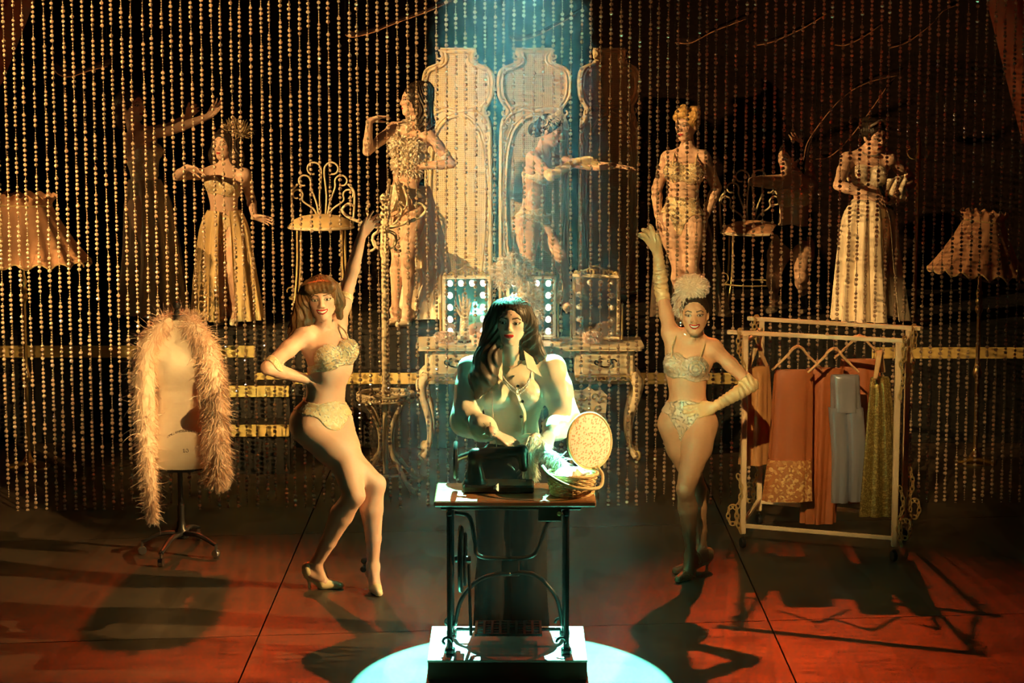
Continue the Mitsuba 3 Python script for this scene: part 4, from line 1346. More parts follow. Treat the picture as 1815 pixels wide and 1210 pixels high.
def sewing_table():
    K = 'sewing_table'
    note(K, 'antique treadle sewing table with a wooden top on black cast iron legs', 'table')
    y0, y1 = 10.33, 10.79
    x0, x1 = at(769, 888, y0)[0], at(1057, 886, y0)[0]
    xc, yc = (x0 + x1) / 2, (y0 + y1) / 2
    add(K + '__top', box((xc, yc, TZ - .014), (x1 - x0, y1 - y0, .028), bev=.006), 'm_wood')
    add(K + '__apron', box((xc - .02, yc + .02, TZ - .042), (x1 - x0 - .10, y1 - y0 - .10, .028), bev=.003), 'm_darkwood')
    a, b = at(954, 895, y0 + .03), at(995, 924, y0 + .03)
    add(K + '__drawer', box(((a[0] + b[0]) / 2, y0 + .18, (a[2] + b[2]) / 2 + .004), (b[0] - a[0], .30, .088), bev=.004), 'm_darkwood')
    add(K + '__drawer__knob', ball(((a[0] + b[0]) / 2 + .045, y0 + .02, (a[2] + b[2]) / 2), .011, 10), 'm_brass', smooth=True)
    L = lambda px, py: at(px, py, y0 + .06)
    ztop, zf = TZ - .056, BZ + .002
    for q, xx, nm in ((0, L(797, 1000)[0], 'side_frame'), (1, L(1004, 1000)[0], 'side_frame_001')):
        yf, yb = y0 + .05, y1 - .07
        parts = []
        for y in (yf, yb):
            parts.append(box((xx, y, (ztop + zf) / 2), (.026, .030, ztop - zf), bev=.008))
            parts.append(box((xx, y, zf + .015), (.05, .06, .028), bev=.008))
        zm = (ztop + zf) / 2
        parts.append(box((xx, (yf + yb) / 2, ztop - .012), (.028, yb - yf + .04, .024), bev=.006))
        parts.append(box((xx, (yf + yb) / 2, zm), (.016, yb - yf, .03), bev=.005))
        parts.append(box((xx, (yf + yb) / 2, zf + .055), (.016, yb - yf, .022), bev=.005))
        for s in (-1, 1):                                       # curved casting between the legs
            for yy0, yy1 in ((yf, yb), (yb, yf)):
                p = bez([(xx, yy0, zm + s * .26), (xx, yy0 * .7 + yy1 * .3, zm + s * .14), (xx, (yf + yb) / 2, zm + s * .03)], 12)
                parts.append(tube(p, .008, 6))
        # scroll feet
        t = np.linspace(0, 4.2, 22)
        for y, d in ((yf, -1), (yb, 1)):
            c = V3(xx - .018, y + d * .012, zf + .06)
            p = np.stack([c[0] + .03 * np.cos(t) * (1 - t / 6) * (1 if q else -1) * -1, c[1] + 0 * t, c[2] + .03 * np.sin(t) * (1 - t / 6)], 1)
            parts.append(tube(p, .007, 6))
        add(K + '__' + nm, cat(*parts), 'm_iron', smooth=35)
    # back cross brace: four curved arms meeting at two short bars
    ybk = y1 - .09
    B = lambda px, py: at(px, py, ybk)
    for pts in (((806, 908), (832, 916), (842, 960), (850, 985), (905, 990)), ((997, 908), (972, 925), (955, 968), (942, 985), (905, 990)),
                ((806, 1108), (818, 1062), (845, 1030), (880, 1017), (905, 1016)), ((997, 1108), (986, 1058), (955, 1022), (925, 1014), (905, 1016))):
        add(num(K + '__brace'), tube(bez([B(*p) for p in pts], 26), .0145, 10, flat=.75), 'm_iron', smooth=True)
    add(K + '__brace_hub', cat(box(B(905, 1003), (.09, .02, .10), bev=.006)), 'm_iron')
    # flywheel, pitman rod, treadle plate on its axle
    wx, wy, wz = L(815, 990)[0], (y0 + y1) / 2 + .02, at(815, 992, (y0 + y1) / 2)[2]
    t = np.linspace(0, 2 * np.pi, 49)
    ring = lambda r, x: np.stack([0 * t + x, wy + r * np.cos(t), wz + r * np.sin(t)], 1)
    add(K + '__flywheel', cat(tube(ring(.155, wx), .012, 8, caps=False), tube(ring(.125, wx + .022), .008, 8, caps=False), *[rod((wx, wy, wz), (wx, wy + .15 * math.cos(a), wz + .15 * math.sin(a)), .007, 6) for a in np.arange(6) * np.pi / 3],
                              rod((wx - .03, wy, wz), (wx + .05, wy, wz), .016, 10)), 'm_iron', smooth=40)
    add(K + '__pitman_rod', tube([V3(wx + .04, wy - .02, wz - .02), V3(wx + .05, wy - .05, zf + .05)], [.008, .008], 8), 'm_iron', smooth=True)
    xa, xb = L(806, 1000)[0], L(996, 1000)[0]
    add(K + '__axle', rod((xa, yc + .05, zf + .06), (xb, yc + .05, zf + .06), .009, 8), 'm_iron', smooth=True)
    px0, px1 = xa + .10, xb - .10
    G = [box((x, yc + .03, zf + .070), (.012, .26, .012)) for x in np.linspace(px0, px1, 9)] + [box(((px0 + px1) / 2, y, zf + .070), (px1 - px0 + .012, .014, .012)) for y in np.linspace(yc - .09, yc + .15, 6)]
    add(K + '__treadle', cat(*G), 'm_iron')


sewing_table()


def sewing_machine():
    K, Y = 'sewing_machine', 10.60
    note(K, 'black antique sewing machine with a hand wheel standing on the sewing table', 'sewing machine')
    z = TZ + .001
    X = lambda px: at(px, 850, Y)[0]
    x0, x1 = X(822), X(946)
    add(K + '__bed', box(((x0 + x1) / 2, Y, z + .02), (x1 - x0, .18, .038), bev=.008), 'm_iron')
    F = Field()
    px_ = X(842)
    F.rc((px_, Y, z + .05), (px_, Y, z + .150), .040, .032, .02)
    F.rc((px_, Y, z + .175), (X(925), Y, z + .195), .034, .025, .03)
    F.rc((X(925), Y, z + .195), (X(928), Y, z + .115), .029, .024, .02)
    F.rc((px_, Y, z + .035), (px_, Y, z + .06), .065, .045, .03)
    v, f = F.mesh(.006)
    v[:, 2] = np.maximum(v[:, 2], z + .004)
    add(K + '__arm', (relax(v, f, 2), f), 'm_iron', smooth=True)
    wx = X(808)
    R = basis(V3(1, 0, 0))
    add(K + '__hand_wheel', cat(tube(np.stack([0 * np.linspace(0, 6.2832, 40) + wx, Y + .082 * np.cos(np.linspace(0, 6.2832, 40)), z + .150 + .082 * np.sin(np.linspace(0, 6.2832, 40))], 1), .012, 8, caps=False),
                                *[rod((wx, Y, z + .150), (wx, Y + .08 * math.cos(a), z + .150 + .08 * math.sin(a)), .007, 6) for a in np.arange(5) * 1.2566]), 'm_iron', smooth=40)
    add(K + '__wheel_axle', rod((wx - .012, Y, z + .150), (px_, Y, z + .19), .014, 10), 'm_steel', smooth=30)
    add(K + '__needle_bar', cat(rod((X(928), Y, z + .06), (X(928), Y, z + .13), .006, 8), box((X(928), Y - .004, z + .047), (.02, .03, .006), bev=.002)), 'm_steel', smooth=30)
    add(K + '__spool_pin', cat(rod((X(880), Y, z + .21), (X(880), Y, z + .265), .003, 6)), 'm_steel')
    add(K + '__thread_lever', tube(bez([(X(900), Y - .045, z + .14), (X(906), Y - .05, z + .128), (X(912), Y - .045, z + .108)], 8), .004, 6), 'm_steel', smooth=True)
    add(K + '__face_plate', box((X(940), Y, z + .155), (.006, .04, .07), bev=.002), 'm_steel')
    # scraps of cloth under the needle
    G = np.array([[(X(880) + .075 * u, Y - .088 - .02 * w + .006 * math.sin(9 * u), z + .043 + .006 * math.sin(12 * u + 3 * w) - .022 * w) for u in np.linspace(-.15, .15, 12)] for w in np.linspace(0, 1, 6)])
    add('fabric_scrap', slab(G, .002), 'm_white', 'small pale scrap of cloth lying on the bed of the sewing machine', 'cloth', smooth=True)


sewing_machine()


def sewing_basket():
    K, Y = 'sewing_basket', 10.50
    note(K, 'round wicker sewing basket with an open padded lid in floral print at the table end', 'basket')
    c = at(1014, 862, Y); c[2] = TZ + .002
    R0 = .118
    rings, post = [], []
    t = np.linspace(0, 2 * np.pi, 73)
    nst = 28
    for j in range(9):                                     # woven rows winding in and out of the stakes
        z = .010 + j * .0105
        r = R0 * (.86 + .14 * j / 8)
        w = .005 * np.cos(t * nst / 2 + (j % 2) * np.pi)
        add(num(K + '__weave'), tube(np.stack([c[0] + (r + w) * np.cos(t), c[1] + (r + w) * np.sin(t), c[2] + z + 0 * t], 1), .0052, 6, caps=False), 'm_wicker', smooth=True)
    for a in np.arange(nst) * 2 * np.pi / nst:
        add(num(K + '__stake'), rod((c[0] + R0 * .86 * math.cos(a), c[1] + R0 * .86 * math.sin(a), c[2] + .004), (c[0] + R0 * math.cos(a), c[1] + R0 * math.sin(a), c[2] + .103), .004, 6), 'm_wicker')
    add(K + '__bottom', lathe([(.001, 0), (R0 * .86, 0), (R0 * .87, .008), (.001, .008)], c, 32), 'm_wicker', smooth=30)
    add(K + '__lining', lathe([(R0 * .78, .010), (R0 * .90, .098), (R0 * .88, .098), (R0 * .76, .012)], c, 32), 'm_gown_cream', smooth=30)
    add(K + '__rim', tube(np.stack([c[0] + (R0 + .004) * np.cos(t), c[1] + (R0 + .004) * np.sin(t), c[2] + .104 + 0 * t], 1), .0085, 8, caps=False), 'm_wicker', smooth=True)
    # the big hoop handle folded down round the front
    th = np.linspace(0, np.pi, 40)
    a0 = at(962, 826, Y - .02); b0 = at(1068, 842, Y)
    hp = bez([a0, at(975, 843, Y - .11), at(1006, 860, Y - .16), at(1040, 866, Y - .15), at(1064, 862, Y - .08), b0, at(1058, 826, Y + .05)], 44)
    add(K + '__handle', tube(hp, .0085, 8), 'm_wicker', smooth=True)
    # lid: padded disc on a rim, standing open
    lc = at(1046, 781, Y + .07)
    n = unit(V3(.60, -.78, .16)); Rm = basis(n, V3(.9, .3, .5))
    Rl = .134
    prof = [(.001, .017), (Rl * .3, .0165), (Rl * .6, .014), (Rl * .85, .009), (Rl * .955, .003), (Rl * .965, -.004), (.001, -.006)]
    add(K + '__lid', lathe(prof, lc, 48, R=Rm), 'm_floral', smooth=50, label='padded lid in a small floral print')
    ring = lc + np.outer(np.cos(t) * (Rl + .001), Rm[:, 0]) + np.outer(np.sin(t) * (Rl + .001), Rm[:, 1]) - n * .003
    add(K + '__lid__rim', tube(ring, .0075, 8, caps=False), 'm_wicker', smooth=True)
    add(K + '__lid_strut', rod(at(988, 814, Y + .05), at(1004, 799, Y + .06), .003, 6), 'm_steel')
    # folded cloth in the basket
    G = np.array([[(c[0] + .085 * u, c[1] + .085 * w, c[2] + .10 + .03 * math.exp(-((u + .2) ** 2 + w * w) * 2) + .010 * math.sin(7 * u + 3 * w) * math.cos(5 * w)) for u in np.linspace(-1, 1, 22)] for w in np.linspace(-1, 1, 22)])
    G[..., :2] = c[:2] + (G[..., :2] - c[:2]) / np.maximum(np.linalg.norm((G[..., :2] - c[:2]) / .085, axis=-1, keepdims=True), 1) * 1.0
    add('folded_cloth', slab(G, .003), 'm_white', 'pale cloth bundled in the open sewing basket', 'cloth', smooth=True)


sewing_basket()


def feather_trim():
    Y = 10.86
    K = 'feather_trim'
    P = [at(1000, 822, Y - .30), at(985, 812, Y - .25), at(968, 798, Y - .16), at(958, 780, Y - .08), at(946, 778, Y - .10), at(940, 800, Y - .13), at(939, 830, Y - .14), at(942, 846, Y - .14)]
    path = bez(P, 50)
    r = np.interp(np.linspace(0, 1, 50), [0, .1, .4, .6, .85, 1], [.01, .016, .022, .03, .026, .006])
    v, f = tube(path, r, 10)
    add(K, (v, f), 'm_feather', smooth=True, color=np.tile((.9, .84, .68), (len(v), 1)), label='white feather trimming hanging from the seamstress\'s hand into the basket', cat='feather trim')
    p, d = around(path, r * .8, 2200, 4)
    fluff(K + '__plumes', p, d * .6 + V3(0, 0, -.8), .05, droop=.7, seed=2, w=.0022, col=((.88, .80, .62), (.97, .93, .82)), curl=.5)


feather_trim()
# pin cushion on her wrist and a tape measure round her neck
c = SJ['wr'] + V3(-.012, -.045, .02)
add('pin_cushion', ball(c, (.030, .030, .026), 14), 'm_pink', 'round pink pin cushion worn on the wrist of the seamstress', 'pin cushion', smooth=True)
rs_ = np.random.RandomState(4)
for i in range(7):
    d = unit(V3(*rs_.normal(size=3)) + V3(-.4, -.8, .9))
    add(num('pin_cushion__pin'), cat(rod(c + d * .02, c + d * .052, .0014, 5), ball(c + d * .053, .0035, 6)), 'm_steel')
tp = bez([at(869, 668, 11.02), at(872, 700, 10.985), at(874, 735, 10.97), at(875, 764, 10.965)], 20)
add('tape_measure', tube(tp, .0085, 4, flat=.15), 'm_pink', 'pinkish tape measure hanging down the front of the satin blouse', 'tape measure')


# ---------------------------------------------------------------- clothes rack
def rack():
    K = 'clothes_rack'
    note(K, 'cream double-rail clothes rack hung with skirts and wound with chains', 'clothes rack')
    zr = 1.32
    FLr, FRr = flr(1289, 588, zr), flr(1608, 604, zr)
    BLr, BRr = flr(1325, 564, zr), flr(1633, 582, zr)

    def rail(a, b, key, w=.024, m='m_cream_paint'):
        d = unit(b - a); L = np.linalg.norm(b - a)
        add(key, box((a + b) / 2, (L, w, w * 1.1), R=np.stack([d, unit(np.cross(V3(0, 0, 1), d)), np.cross(d, unit(np.cross(V3(0, 0, 1), d)))], 1), bev=.004), m)
    rail(FLr, FRr, K + '__top_rail'); rail(BLr, BRr, K + '__top_rail_001')
    C = {}
    for nm, a, b, t in (('FL', FLr, FRr, .105), ('FR', FLr, FRr, .955), ('BL', BLr, BRr, .085), ('BR', BLr, BRr, .93)):
        C[nm] = a + (b - a) * t
    for nm, c in C.items():
        add(num(K + '__post'), box((c[0], c[1], (zr + .08) / 2 - .0), (.034, .034, zr - .10), bev=.005), 'm_cream_paint')
        add(num(K + '__caster'), cat(lathe([(.001, -.012), (.030, -.012), (.033, 0), (.030, .012), (.001, .012)], (c[0], c[1], .034), 16, R=basis(V3(1, .3, 0))), rod((c[0], c[1], .045), (c[0], c[1], .075), .010)), 'm_blackplastic', smooth=30)
    for (p, q), z in ((('FL', 'FR'), .14), (('BL', 'BR'), .15), (('FL', 'BL'), .16), (('FR', 'BR'), .16), (('FL', 'BL'), zr - .06), (('FR', 'BR'), zr - .06)):
        a, b = C[p].copy(), C[q].copy(); a[2] = b[2] = z
        rail(a, b, num(K + '__cross_rail'), .022)
    # chains: a twist round each rail end and hanging lengths at the posts
    t = np.linspace(0, 2 * np.pi, 13)

    def links(path, key, lw=.012, ll=.021, r=.0042):
        L = np.r_[0, np.cumsum(np.linalg.norm(np.diff(path, axis=0), axis=1))]
        n = int(L[-1] / (ll * 1.45))
        ps = [np.array([np.interp(u, L, path[:, i]) for i in range(3)]) for u in np.linspace(0, L[-1], n + 1)]
        M = []
        for i in range(n):
            c, d = (ps[i] + ps[i + 1]) / 2, unit(ps[i + 1] - ps[i])
            s = unit(np.cross(d, V3(.3, -1, .2)))
            if i % 2:
                s = np.cross(d, s)
            M.append(tube(c + np.outer(np.cos(t) * ll, d) + np.outer(np.sin(t) * lw, s), r, 6, caps=False))
        add(key, cat(*M), 'm_gilt', smooth=True, kind='stuff')
    for nm, a, b in (('FL', FLr, FRr), ('FR', FLr, FRr), ('BL', BLr, BRr), ('BR', BLr, BRr)):
        d = unit(b - a); w = np.cross(d, V3(0, 0, 1))
        sgn = -1 if nm[1] == 'L' else 1
        e = C[nm] + d * sgn * .035
        u = np.linspace(0, 2 * np.pi, 30)
        links(e + np.outer(np.cos(u) * .075, V3(0, 0, 1)) + np.outer(np.sin(u) * .038, w) + d * 0 - V3(0, 0, .055), num(K + '__chain'))
        lo = C[nm] + d * sgn * .02
        links(np.array([[lo[0] + .012 * math.sin(z * 30), lo[1] - .03, z] for z in np.linspace(zr - .12, zr - .34, 14)]), num(K + '__chain'))
        links(np.array([[lo[0] + .015 * math.sin(z * 22) + sgn * .01, lo[1] - .028, z] for z in np.linspace(.46, .10, 18)]), num(K + '__chain'))
        e2 = lo + d * sgn * .045; e2[2] = .20
        links(e2 + np.outer(np.cos(u) * .06, V3(0, 0, 1)) + np.outer(np.sin(u) * .03, d), num(K + '__chain'))
    return FLr, FRr, BLr, BRr, zr


RK = rack()


def hanger(px, py, Yp, ang, label, w=.155, drop=.145, hook=.09):
    """wooden hanger: apex seen at (px, py) at distance Yp, turned by ang (0 = along the rail)"""
    K = num('coat_hanger')
    note(K, label, 'hanger', 'wooden hangers on the clothes rack')
    a = at(px, py, Yp)
    d = V3(math.cos(ang), math.sin(ang), 0)
    for s in (-1, 1):
        p = bez([a, a + d * s * .03 + V3(0, 0, -.016), a + d * s * w * .35 + V3(0, 0, -drop * .33), a + d * s * w * .7 + V3(0, 0, -drop * .70), a + d * s * w + V3(0, 0, -drop)], 16)
        add(num(K + '__arm'), tube(p, np.linspace(.019, .013, 16), 10, flat=.5), 'm_palewood', smooth=True)
    t = np.linspace(-.4, math.pi + .2, 14)
    hk = np.vstack([[a], [a + V3(0, 0, hook * .55)], a + V3(0, 0, hook * .55 + .026) + np.outer(np.cos(t - math.pi / 2 - .3) * .022, d) + np.outer(np.sin(t - math.pi / 2 - .3) * .024, V3(0, 0, 1))])
    add(K + '__hook', tube(hk, .0028, 6), 'm_steel', smooth=True)
    return a, d


def garments():
    g = 'garments on the clothes rack'
    A = lambda px, py, Y: at(px, py, Y)

    def hung(name, top, bot, Y, ht, hb, depth, m, label, cat_, ang=0.0, folds=7, amp=.02, seed=0, cuts=None, sharp=0.0):
        a, b = A(*top, Y), A(*bot, Y)
        mid = (a + b) / 2 + V3(0, 0, .0)
        key = num(name)
        skirt(key, [(a, ht, depth * .55, ang), (a + (b - a) * .12, ht * 1.03, depth * .8, ang), (a + (b - a) * .55, (ht + hb) / 2, depth, ang), (b, hb, depth * 1.25, ang)], m, folds, amp, seed, 120, rows=30, sharp=sharp)
        note(key, label, cat_, g)
        return key
    hanger(1342, 612, 13.42, 1.05, 'wooden hanger turned side-on at the left end, holding the pale brown dress')
    hung('dress', (1344, 650), (1338, 822), 13.42, .075, .112, .045, 'm_gown_brown', 'short pale brown satin dress at the left end of the clothes rack', 'dress', .5, 5, .03, 1)
    hanger(1414, 613, 13.10, .08, 'wooden hanger facing front, leftmost of the two over the long brown skirt')
    k = hung('skirt', (1407, 655), (1398, 886), 13.16, .112, .135, .035, 'm_rust', 'wide rust-brown velvet skirt with a gold brocade hem on the rack', 'skirt', .02, 6, .016, 2)
    a, b = A(1400, 815, 13.10), A(1396, 888, 13.10)
    skirt(k + '__brocade_hem', [(a + V3(0, 0.02, 0), .130, .050, .02), (b + V3(0, .02, 0), .144, .056, .02)], 'm_rust_brocade', 6, .016, 2, 120, rows=10, label='gold brocade hem')
    hung('skirt', (1462, 652), (1450, 926), 13.30, .110, .088, .04, 'm_rust', 'longest rust-brown skirt with a sequin edge, hanging behind the blue trousers', 'skirt', .05, 8, .03, 5)
    hanger(1478, 617, 12.98, .08, 'wooden hanger facing front, over the blue satin trousers')
    for i, (t0, b0, w0, w1) in enumerate((((1492, 668), (1486, 890), .070, .060),)):
        k = hung('trousers', (1498, 664), (1500, 730), 13.02, .080, .085, .035, 'm_bluesatin', 'silver-blue satin trousers hanging in the middle of the rack', 'trousers', .0, 5, .012, 4)
        for (c0, c1, r0, r1) in (((1484, 722), (1488, 890), .052, .052), ((1514, 722), (1516, 888), .052, .042)):
            p0, p1 = A(*c0, 13.02), A(*c1, 13.03)
            skirt(num(k + '__leg'), [(p0, r0, .034, 0), ((p0 + p1) / 2 + V3(.012, 0, 0), r0 * 1.02, .034, 0), (p1, r1, .03, 0)], 'm_bluesatin', 4, .014, 7 + int(c0[0]), 70, rows=22)
    hanger(1524, 594, 13.55, .0, 'wooden hanger on the back rail, behind the blue trousers')
    hung('skirt', (1524, 636), (1532, 890), 13.55, .115, .105, .04, 'm_rust', 'rust-red skirt on the back rail, seen between the blue trousers and the gold skirt', 'skirt', .0, 7, .03, 6)
    hanger(1560, 622, 12.98, 1.25, 'wooden hanger turned side-on at the right end, holding the gold skirt')
    hung('skirt', (1560, 668), (1564, 912), 12.99, .055, .120, .05, 'm_lame', 'narrow green-gold lame skirt at the right end of the clothes rack', 'skirt', .3, 8, .05, 8)


garments()
# ------------------------------------------------------------------ things behind the curtain
def spiral(c, r0, r1, a0, a1, u, w, n=26):
    """curl in the plane of u, w about c"""
    t = np.linspace(0, 1, n); a = a0 + (a1 - a0) * t; r = r0 + (r1 - r0) * t
    return np.asarray(c) + np.outer(r * np.cos(a), u) + np.outer(r * np.sin(a), w)


def coat_stand():
    K, Y = 'coat_stand', 14.98
    note(K, 'cream bentwood coat stand with curled hooks and a beaded umbrella ring', 'coat stand')
    P = lambda px, py, dy=0.0: at(px, py, Y + dy)
    top = P(677, 346); X = P(682, 500)[0]
    z = lambda py: P(680, py)[2]
    add(K + '__pole', lathe([(.001, z(838)), (.022, z(838)), (.022, z(700)), (.034, z(698)), (.034, z(690)), (.026, z(684)), (.024, z(460)), (.032, z(450)), (.036, z(440)), (.028, z(432)), (.026, z(388)), (.036, z(384)), (.026, z(376)), (.020, z(372)), (.032, z(366)), (.018, z(362)), (.034, z(354)), (.030, z(348)), (.012, z(343)), (.001, z(342))], (X, Y, 0), 20), 'm_cream_paint', smooth=35)
    u45 = [unit(V3(math.cos(a), math.sin(a), 0)) for a in (math.pi * 1.0, math.pi * .03, math.pi * 1.55, math.pi * .5)]
    zm = z(404)
    for d in u45:
        c = V3(X, Y, 0)
        up = V3(0, 0, 1)
        p = bez([c + d * .02 + up * zm, c + d * .13 + up * (zm + .03), c + d * .245 + up * (zm + .075), c + d * .285 + up * (zm + .125), c + d * .245 + up * (zm + .165), c + d * .205 + up * (zm + .15)], 26)
        add(num(K + '__hook'), tube(p, np.linspace(.013, .009, 26), 8), 'm_cream_paint', smooth=True)
        p = bez([c + d * .02 + up * (zm + .0), c + d * .085 + up * (zm + .045), c + d * .12 + up * (zm + .12), c + d * .10 + up * (zm + .16), c + d * .125 + up * (zm + .175)], 20)
        add(num(K + '__hook'), tube(p, .009, 8), 'm_cream_paint', smooth=True)
        p = bez([c + d * .02 + up * (zm - .015), c + d * .075 + up * (zm - .05), c + d * .07 + up * (zm - .115), c + d * .02 + up * (zm - .145)], 18)
        add(num(K + '__bracket'), tube(p, .011, 8), 'm_cream_paint', smooth=True)
        p = spiral(c + d * .095 + up * (zm - .105), .055, .020, -1.2, -4.6, d, up)
        add(num(K + '__scroll'), tube(p, .009, 8), 'm_cream_paint', smooth=True)
    zr, R = z(702), .190
    t = np.linspace(0, 2 * np.pi, 65)
    for dz, r in ((.018, .014), (-.018, .012)):
        add(num(K + '__ring'), tube(np.stack([X + R * np.cos(t), Y + R * np.sin(t), zr + dz + 0 * t], 1), r, 10, caps=False), 'm_cream_paint', smooth=True)
    b = ball((0, 0, 0), .010, 8)
    add(K + '__ring_beads', cat(*[(b[0] + V3(X + (R + .004) * math.cos(a), Y + (R + .004) * math.sin(a), zr - .002), b[1]) for a in np.linspace(0, 2 * np.pi, 52)[:-1]]), 'm_cream_paint', smooth=True, kind='stuff')
    add(K + '__ring_plate', lathe([(.001, zr - .028), (R, zr - .028), (R, zr - .022), (.001, zr - .022)], (X, Y, 0), 40), 'm_mirror', smooth=30)
    for a in (math.pi * 1.72, math.pi * 1.28, math.pi * .25, math.pi * .75):
        d = V3(math.cos(a), math.sin(a), 0); c = V3(X, Y, 0); up = V3(0, 0, 1)
        p = bez([c + d * R + up * (zr - .03), c + d * .125 + up * (zr - .11), c + d * .062 + up * (zr - .24), c + d * .065 + up * (zr - .38), c + d * .14 + up * .17, c + d * .25 + up * .055, c + d * .335 + up * .016], 34)
        add(num(K + '__leg'), tube(p, .0165, 10), 'm_cream_paint', smooth=True)
        p = bez([c + d * .055 + up * (zr - .09), c + d * .045 + up * .3, c + d * .12 + up * .20], 12)
    tt = np.linspace(0, 2 * np.pi, 41)
    add(K + '__stretcher', tube(np.stack([X + .185 * np.cos(tt), Y + .185 * np.sin(tt), .115 + 0 * tt], 1), .010, 8, caps=False), 'm_cream_paint', smooth=True)


coat_stand()


def wire_chair(px, pseat, Y, label, dim=0, half=56):
    K = num('wire_chair')
    note(K, label, 'chair')
    c = at(px, pseat, Y)
    r = half / ppm(Y)
    z0 = PT
    prof = [(.001, -.020), (r, -.020), (r + .006, -.010), (r + .004, .004), (r * .97, .014), (r * .85, .045), (r * .6, .072), (r * .3, .084), (.001, .088)]
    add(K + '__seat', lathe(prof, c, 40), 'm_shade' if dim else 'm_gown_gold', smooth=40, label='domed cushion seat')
    t = np.linspace(0, 2 * np.pi, 57)
    add(K + '__seat_ring', tube(np.stack([c[0] + (r + .004) * np.cos(t), c[1] + (r + .004) * np.sin(t), c[2] - .014 + 0 * t], 1), .012, 8, caps=False), 'm_cream_paint', smooth=True)
    for a in (.7, 2.44, 3.85, 5.57):
        d = V3(math.cos(a), math.sin(a), 0)
        add(num(K + '__leg'), tube(bez([c + d * r * .92 - V3(0, 0, .02), c + d * r * .95 - V3(0, 0, .35), V3(c[0], c[1], z0 + .004) + d * (r * 1.15)], 14), .009, 8), 'm_gilt', smooth=True)
    zs = z0 + .20
    add(K + '__foot_ring', tube(np.stack([c[0] + r * 1.02 * np.cos(t), c[1] + r * 1.02 * np.sin(t), zs + 0 * t], 1), .007, 8, caps=False), 'm_gilt', smooth=True)
    for s in (-1, 1):
        q = spiral(V3(c[0] + s * r * .98, c[1] - r * .3, zs + .055), .055, .02, -1.57, -1.57 - s * 5.0, V3(1, 0, 0), V3(0, 0, 1))
        add(num(K + '__foot_scroll'), tube(q, .006, 6), 'm_gilt', smooth=True)
    # back of fanned wire scrolls
    yb = c[1] + r * .86
    U, W = V3(1, 0, 0), V3(0, 0, 1)
    Q = lambda u, w: V3(c[0] + u, yb, c[2] + w)
    k = r / .247
    for s in (-1, 1):
        for (u1, w1, rr, u0) in ((.075, .425, .066, .03), (.150, .330, .058, .06), (.205, .225, .048, .085)):
            cc = Q(s * u1 * k, w1 * k)
            turn = spiral(cc, rr * k * .35, rr * k, 1.0 if s > 0 else math.pi - 1.0, 1.0 + 5.0 if s > 0 else math.pi - 6.0, U, W, 30)[::-1] if False else spiral(cc, rr * k * .95, rr * k * .55, math.pi if s > 0 else 0.0, (math.pi - 5.0) if s > 0 else 5.0, U, W, 30)
            st = bez([Q(s * u0 * .55 * k, .05), Q(s * u0 * .9 * k, w1 * .5 * k), turn[0] - W * .05, turn[0]], 18)
            add(num(K + '__scroll'), tube(np.vstack([st[:-1], turn]), .0075, 8), 'm_cream_paint', smooth=True)
        side = bez([Q(s * r * .95, -.01), Q(s * r * 1.0, .14 * k), Q(s * r * .99, .25 * k), Q(s * r * .80, .31 * k)], 16)
        add(num(K + '__side_wire'), tube(side, .009, 8), 'm_cream_paint', smooth=True)


wire_chair(569, 399, 17.15, 'tall wire chair with a scrolled fan back and gold cushion left of the coat stand')
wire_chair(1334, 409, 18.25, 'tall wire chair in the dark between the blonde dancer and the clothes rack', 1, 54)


def floor_lamp(px, Y, ptop, pbot, r0, r1, label, tilt=0.0, seed=0, pleats=18):
    K = num('floor_lamp')
    note(K, label, 'floor lamp')
    X = at(px, 450, Y)[0]
    zt, zb = at(px, ptop, Y)[2], at(px, pbot, Y)[2]
    rows, n = 34, 220
    th = np.linspace(0, 2 * np.pi, n)
    G = np.zeros((rows, n, 3))
    for i in range(rows):
        t = i / (rows - 1)
        r = np.interp(t, [0, .06, .13, .17, .40, .70, 1], [r0 * 1.12, r0 * 1.02, r0 * .97, r0 * .98, r0 + (r1 - r0) * .22, r0 + (r1 - r0) * .58, r1])
        ruff = max(0, 1 - t / .15)
        a = (.05 * ruff + .045 * t ** 1.5)
        rr = r * (1 + a * np.sin(th * pleats + seed))
        z = zt + (zb - zt) * t + .018 * np.cos(th * pleats + seed) * t ** 6 - .012 * np.cos(th * pleats * 1.0) * ruff
        x, y = rr * np.cos(th), rr * np.sin(th)
        G[i] = np.stack([X + x * math.cos(tilt) + (z - (zt + zb) / 2) * math.sin(tilt), Y + y, z - x * math.sin(tilt)], -1)
    add(K + '__shade', slab(G, .004), 'm_shade', smooth=True, label='pleated cloth shade with a wavy hem')
    ed = G[-1]
    add(K + '__shade__trim', tube(ed, .007, 6, caps=False), 'm_gown_gold', smooth=True)
    q = G[int(rows * .15)]
    add(K + '__shade__band', tube(q[::2], .008, 6, caps=False), 'm_gown_gold', smooth=True)
    pr = [(.001, 0), (.15, 0), (.155, .015), (.12, .03), (.05, .045), (.025, .08), (.016, .12), (.016, .62), (.030, .64), (.036, .67), (.024, .70), (.018, .74), (.015, .78), (.015, zb - .30), (.026, zb - .28), (.03, zb - .26), (.02, zb - .235), (.028, zb - .21), (.018, zb - .18), (.026, zb - .15), (.014, zb - .10), (.014, zt - .12), (.001, zt - .12)]
    add(K + '__stand', lathe(pr, (X, Y, .002), 20), 'm_brass', smooth=35)
    add(K + '__finial', lathe([(.001, 0), (.012, 0), (.018, .015), (.010, .03), (.001, .04)], (X, Y, zt - .115), 12), 'm_brass', smooth=True)


floor_lamp(40, 15.7, 344, 462, .215, .475, 'large floor lamp with a frilled peach shade at the left edge of the stage', .03, 1)
floor_lamp(1738, 15.9, 375, 484, .150, .345, 'smaller floor lamp with a flared pleated shade on a brass pole at the right', .10, 2, 16)


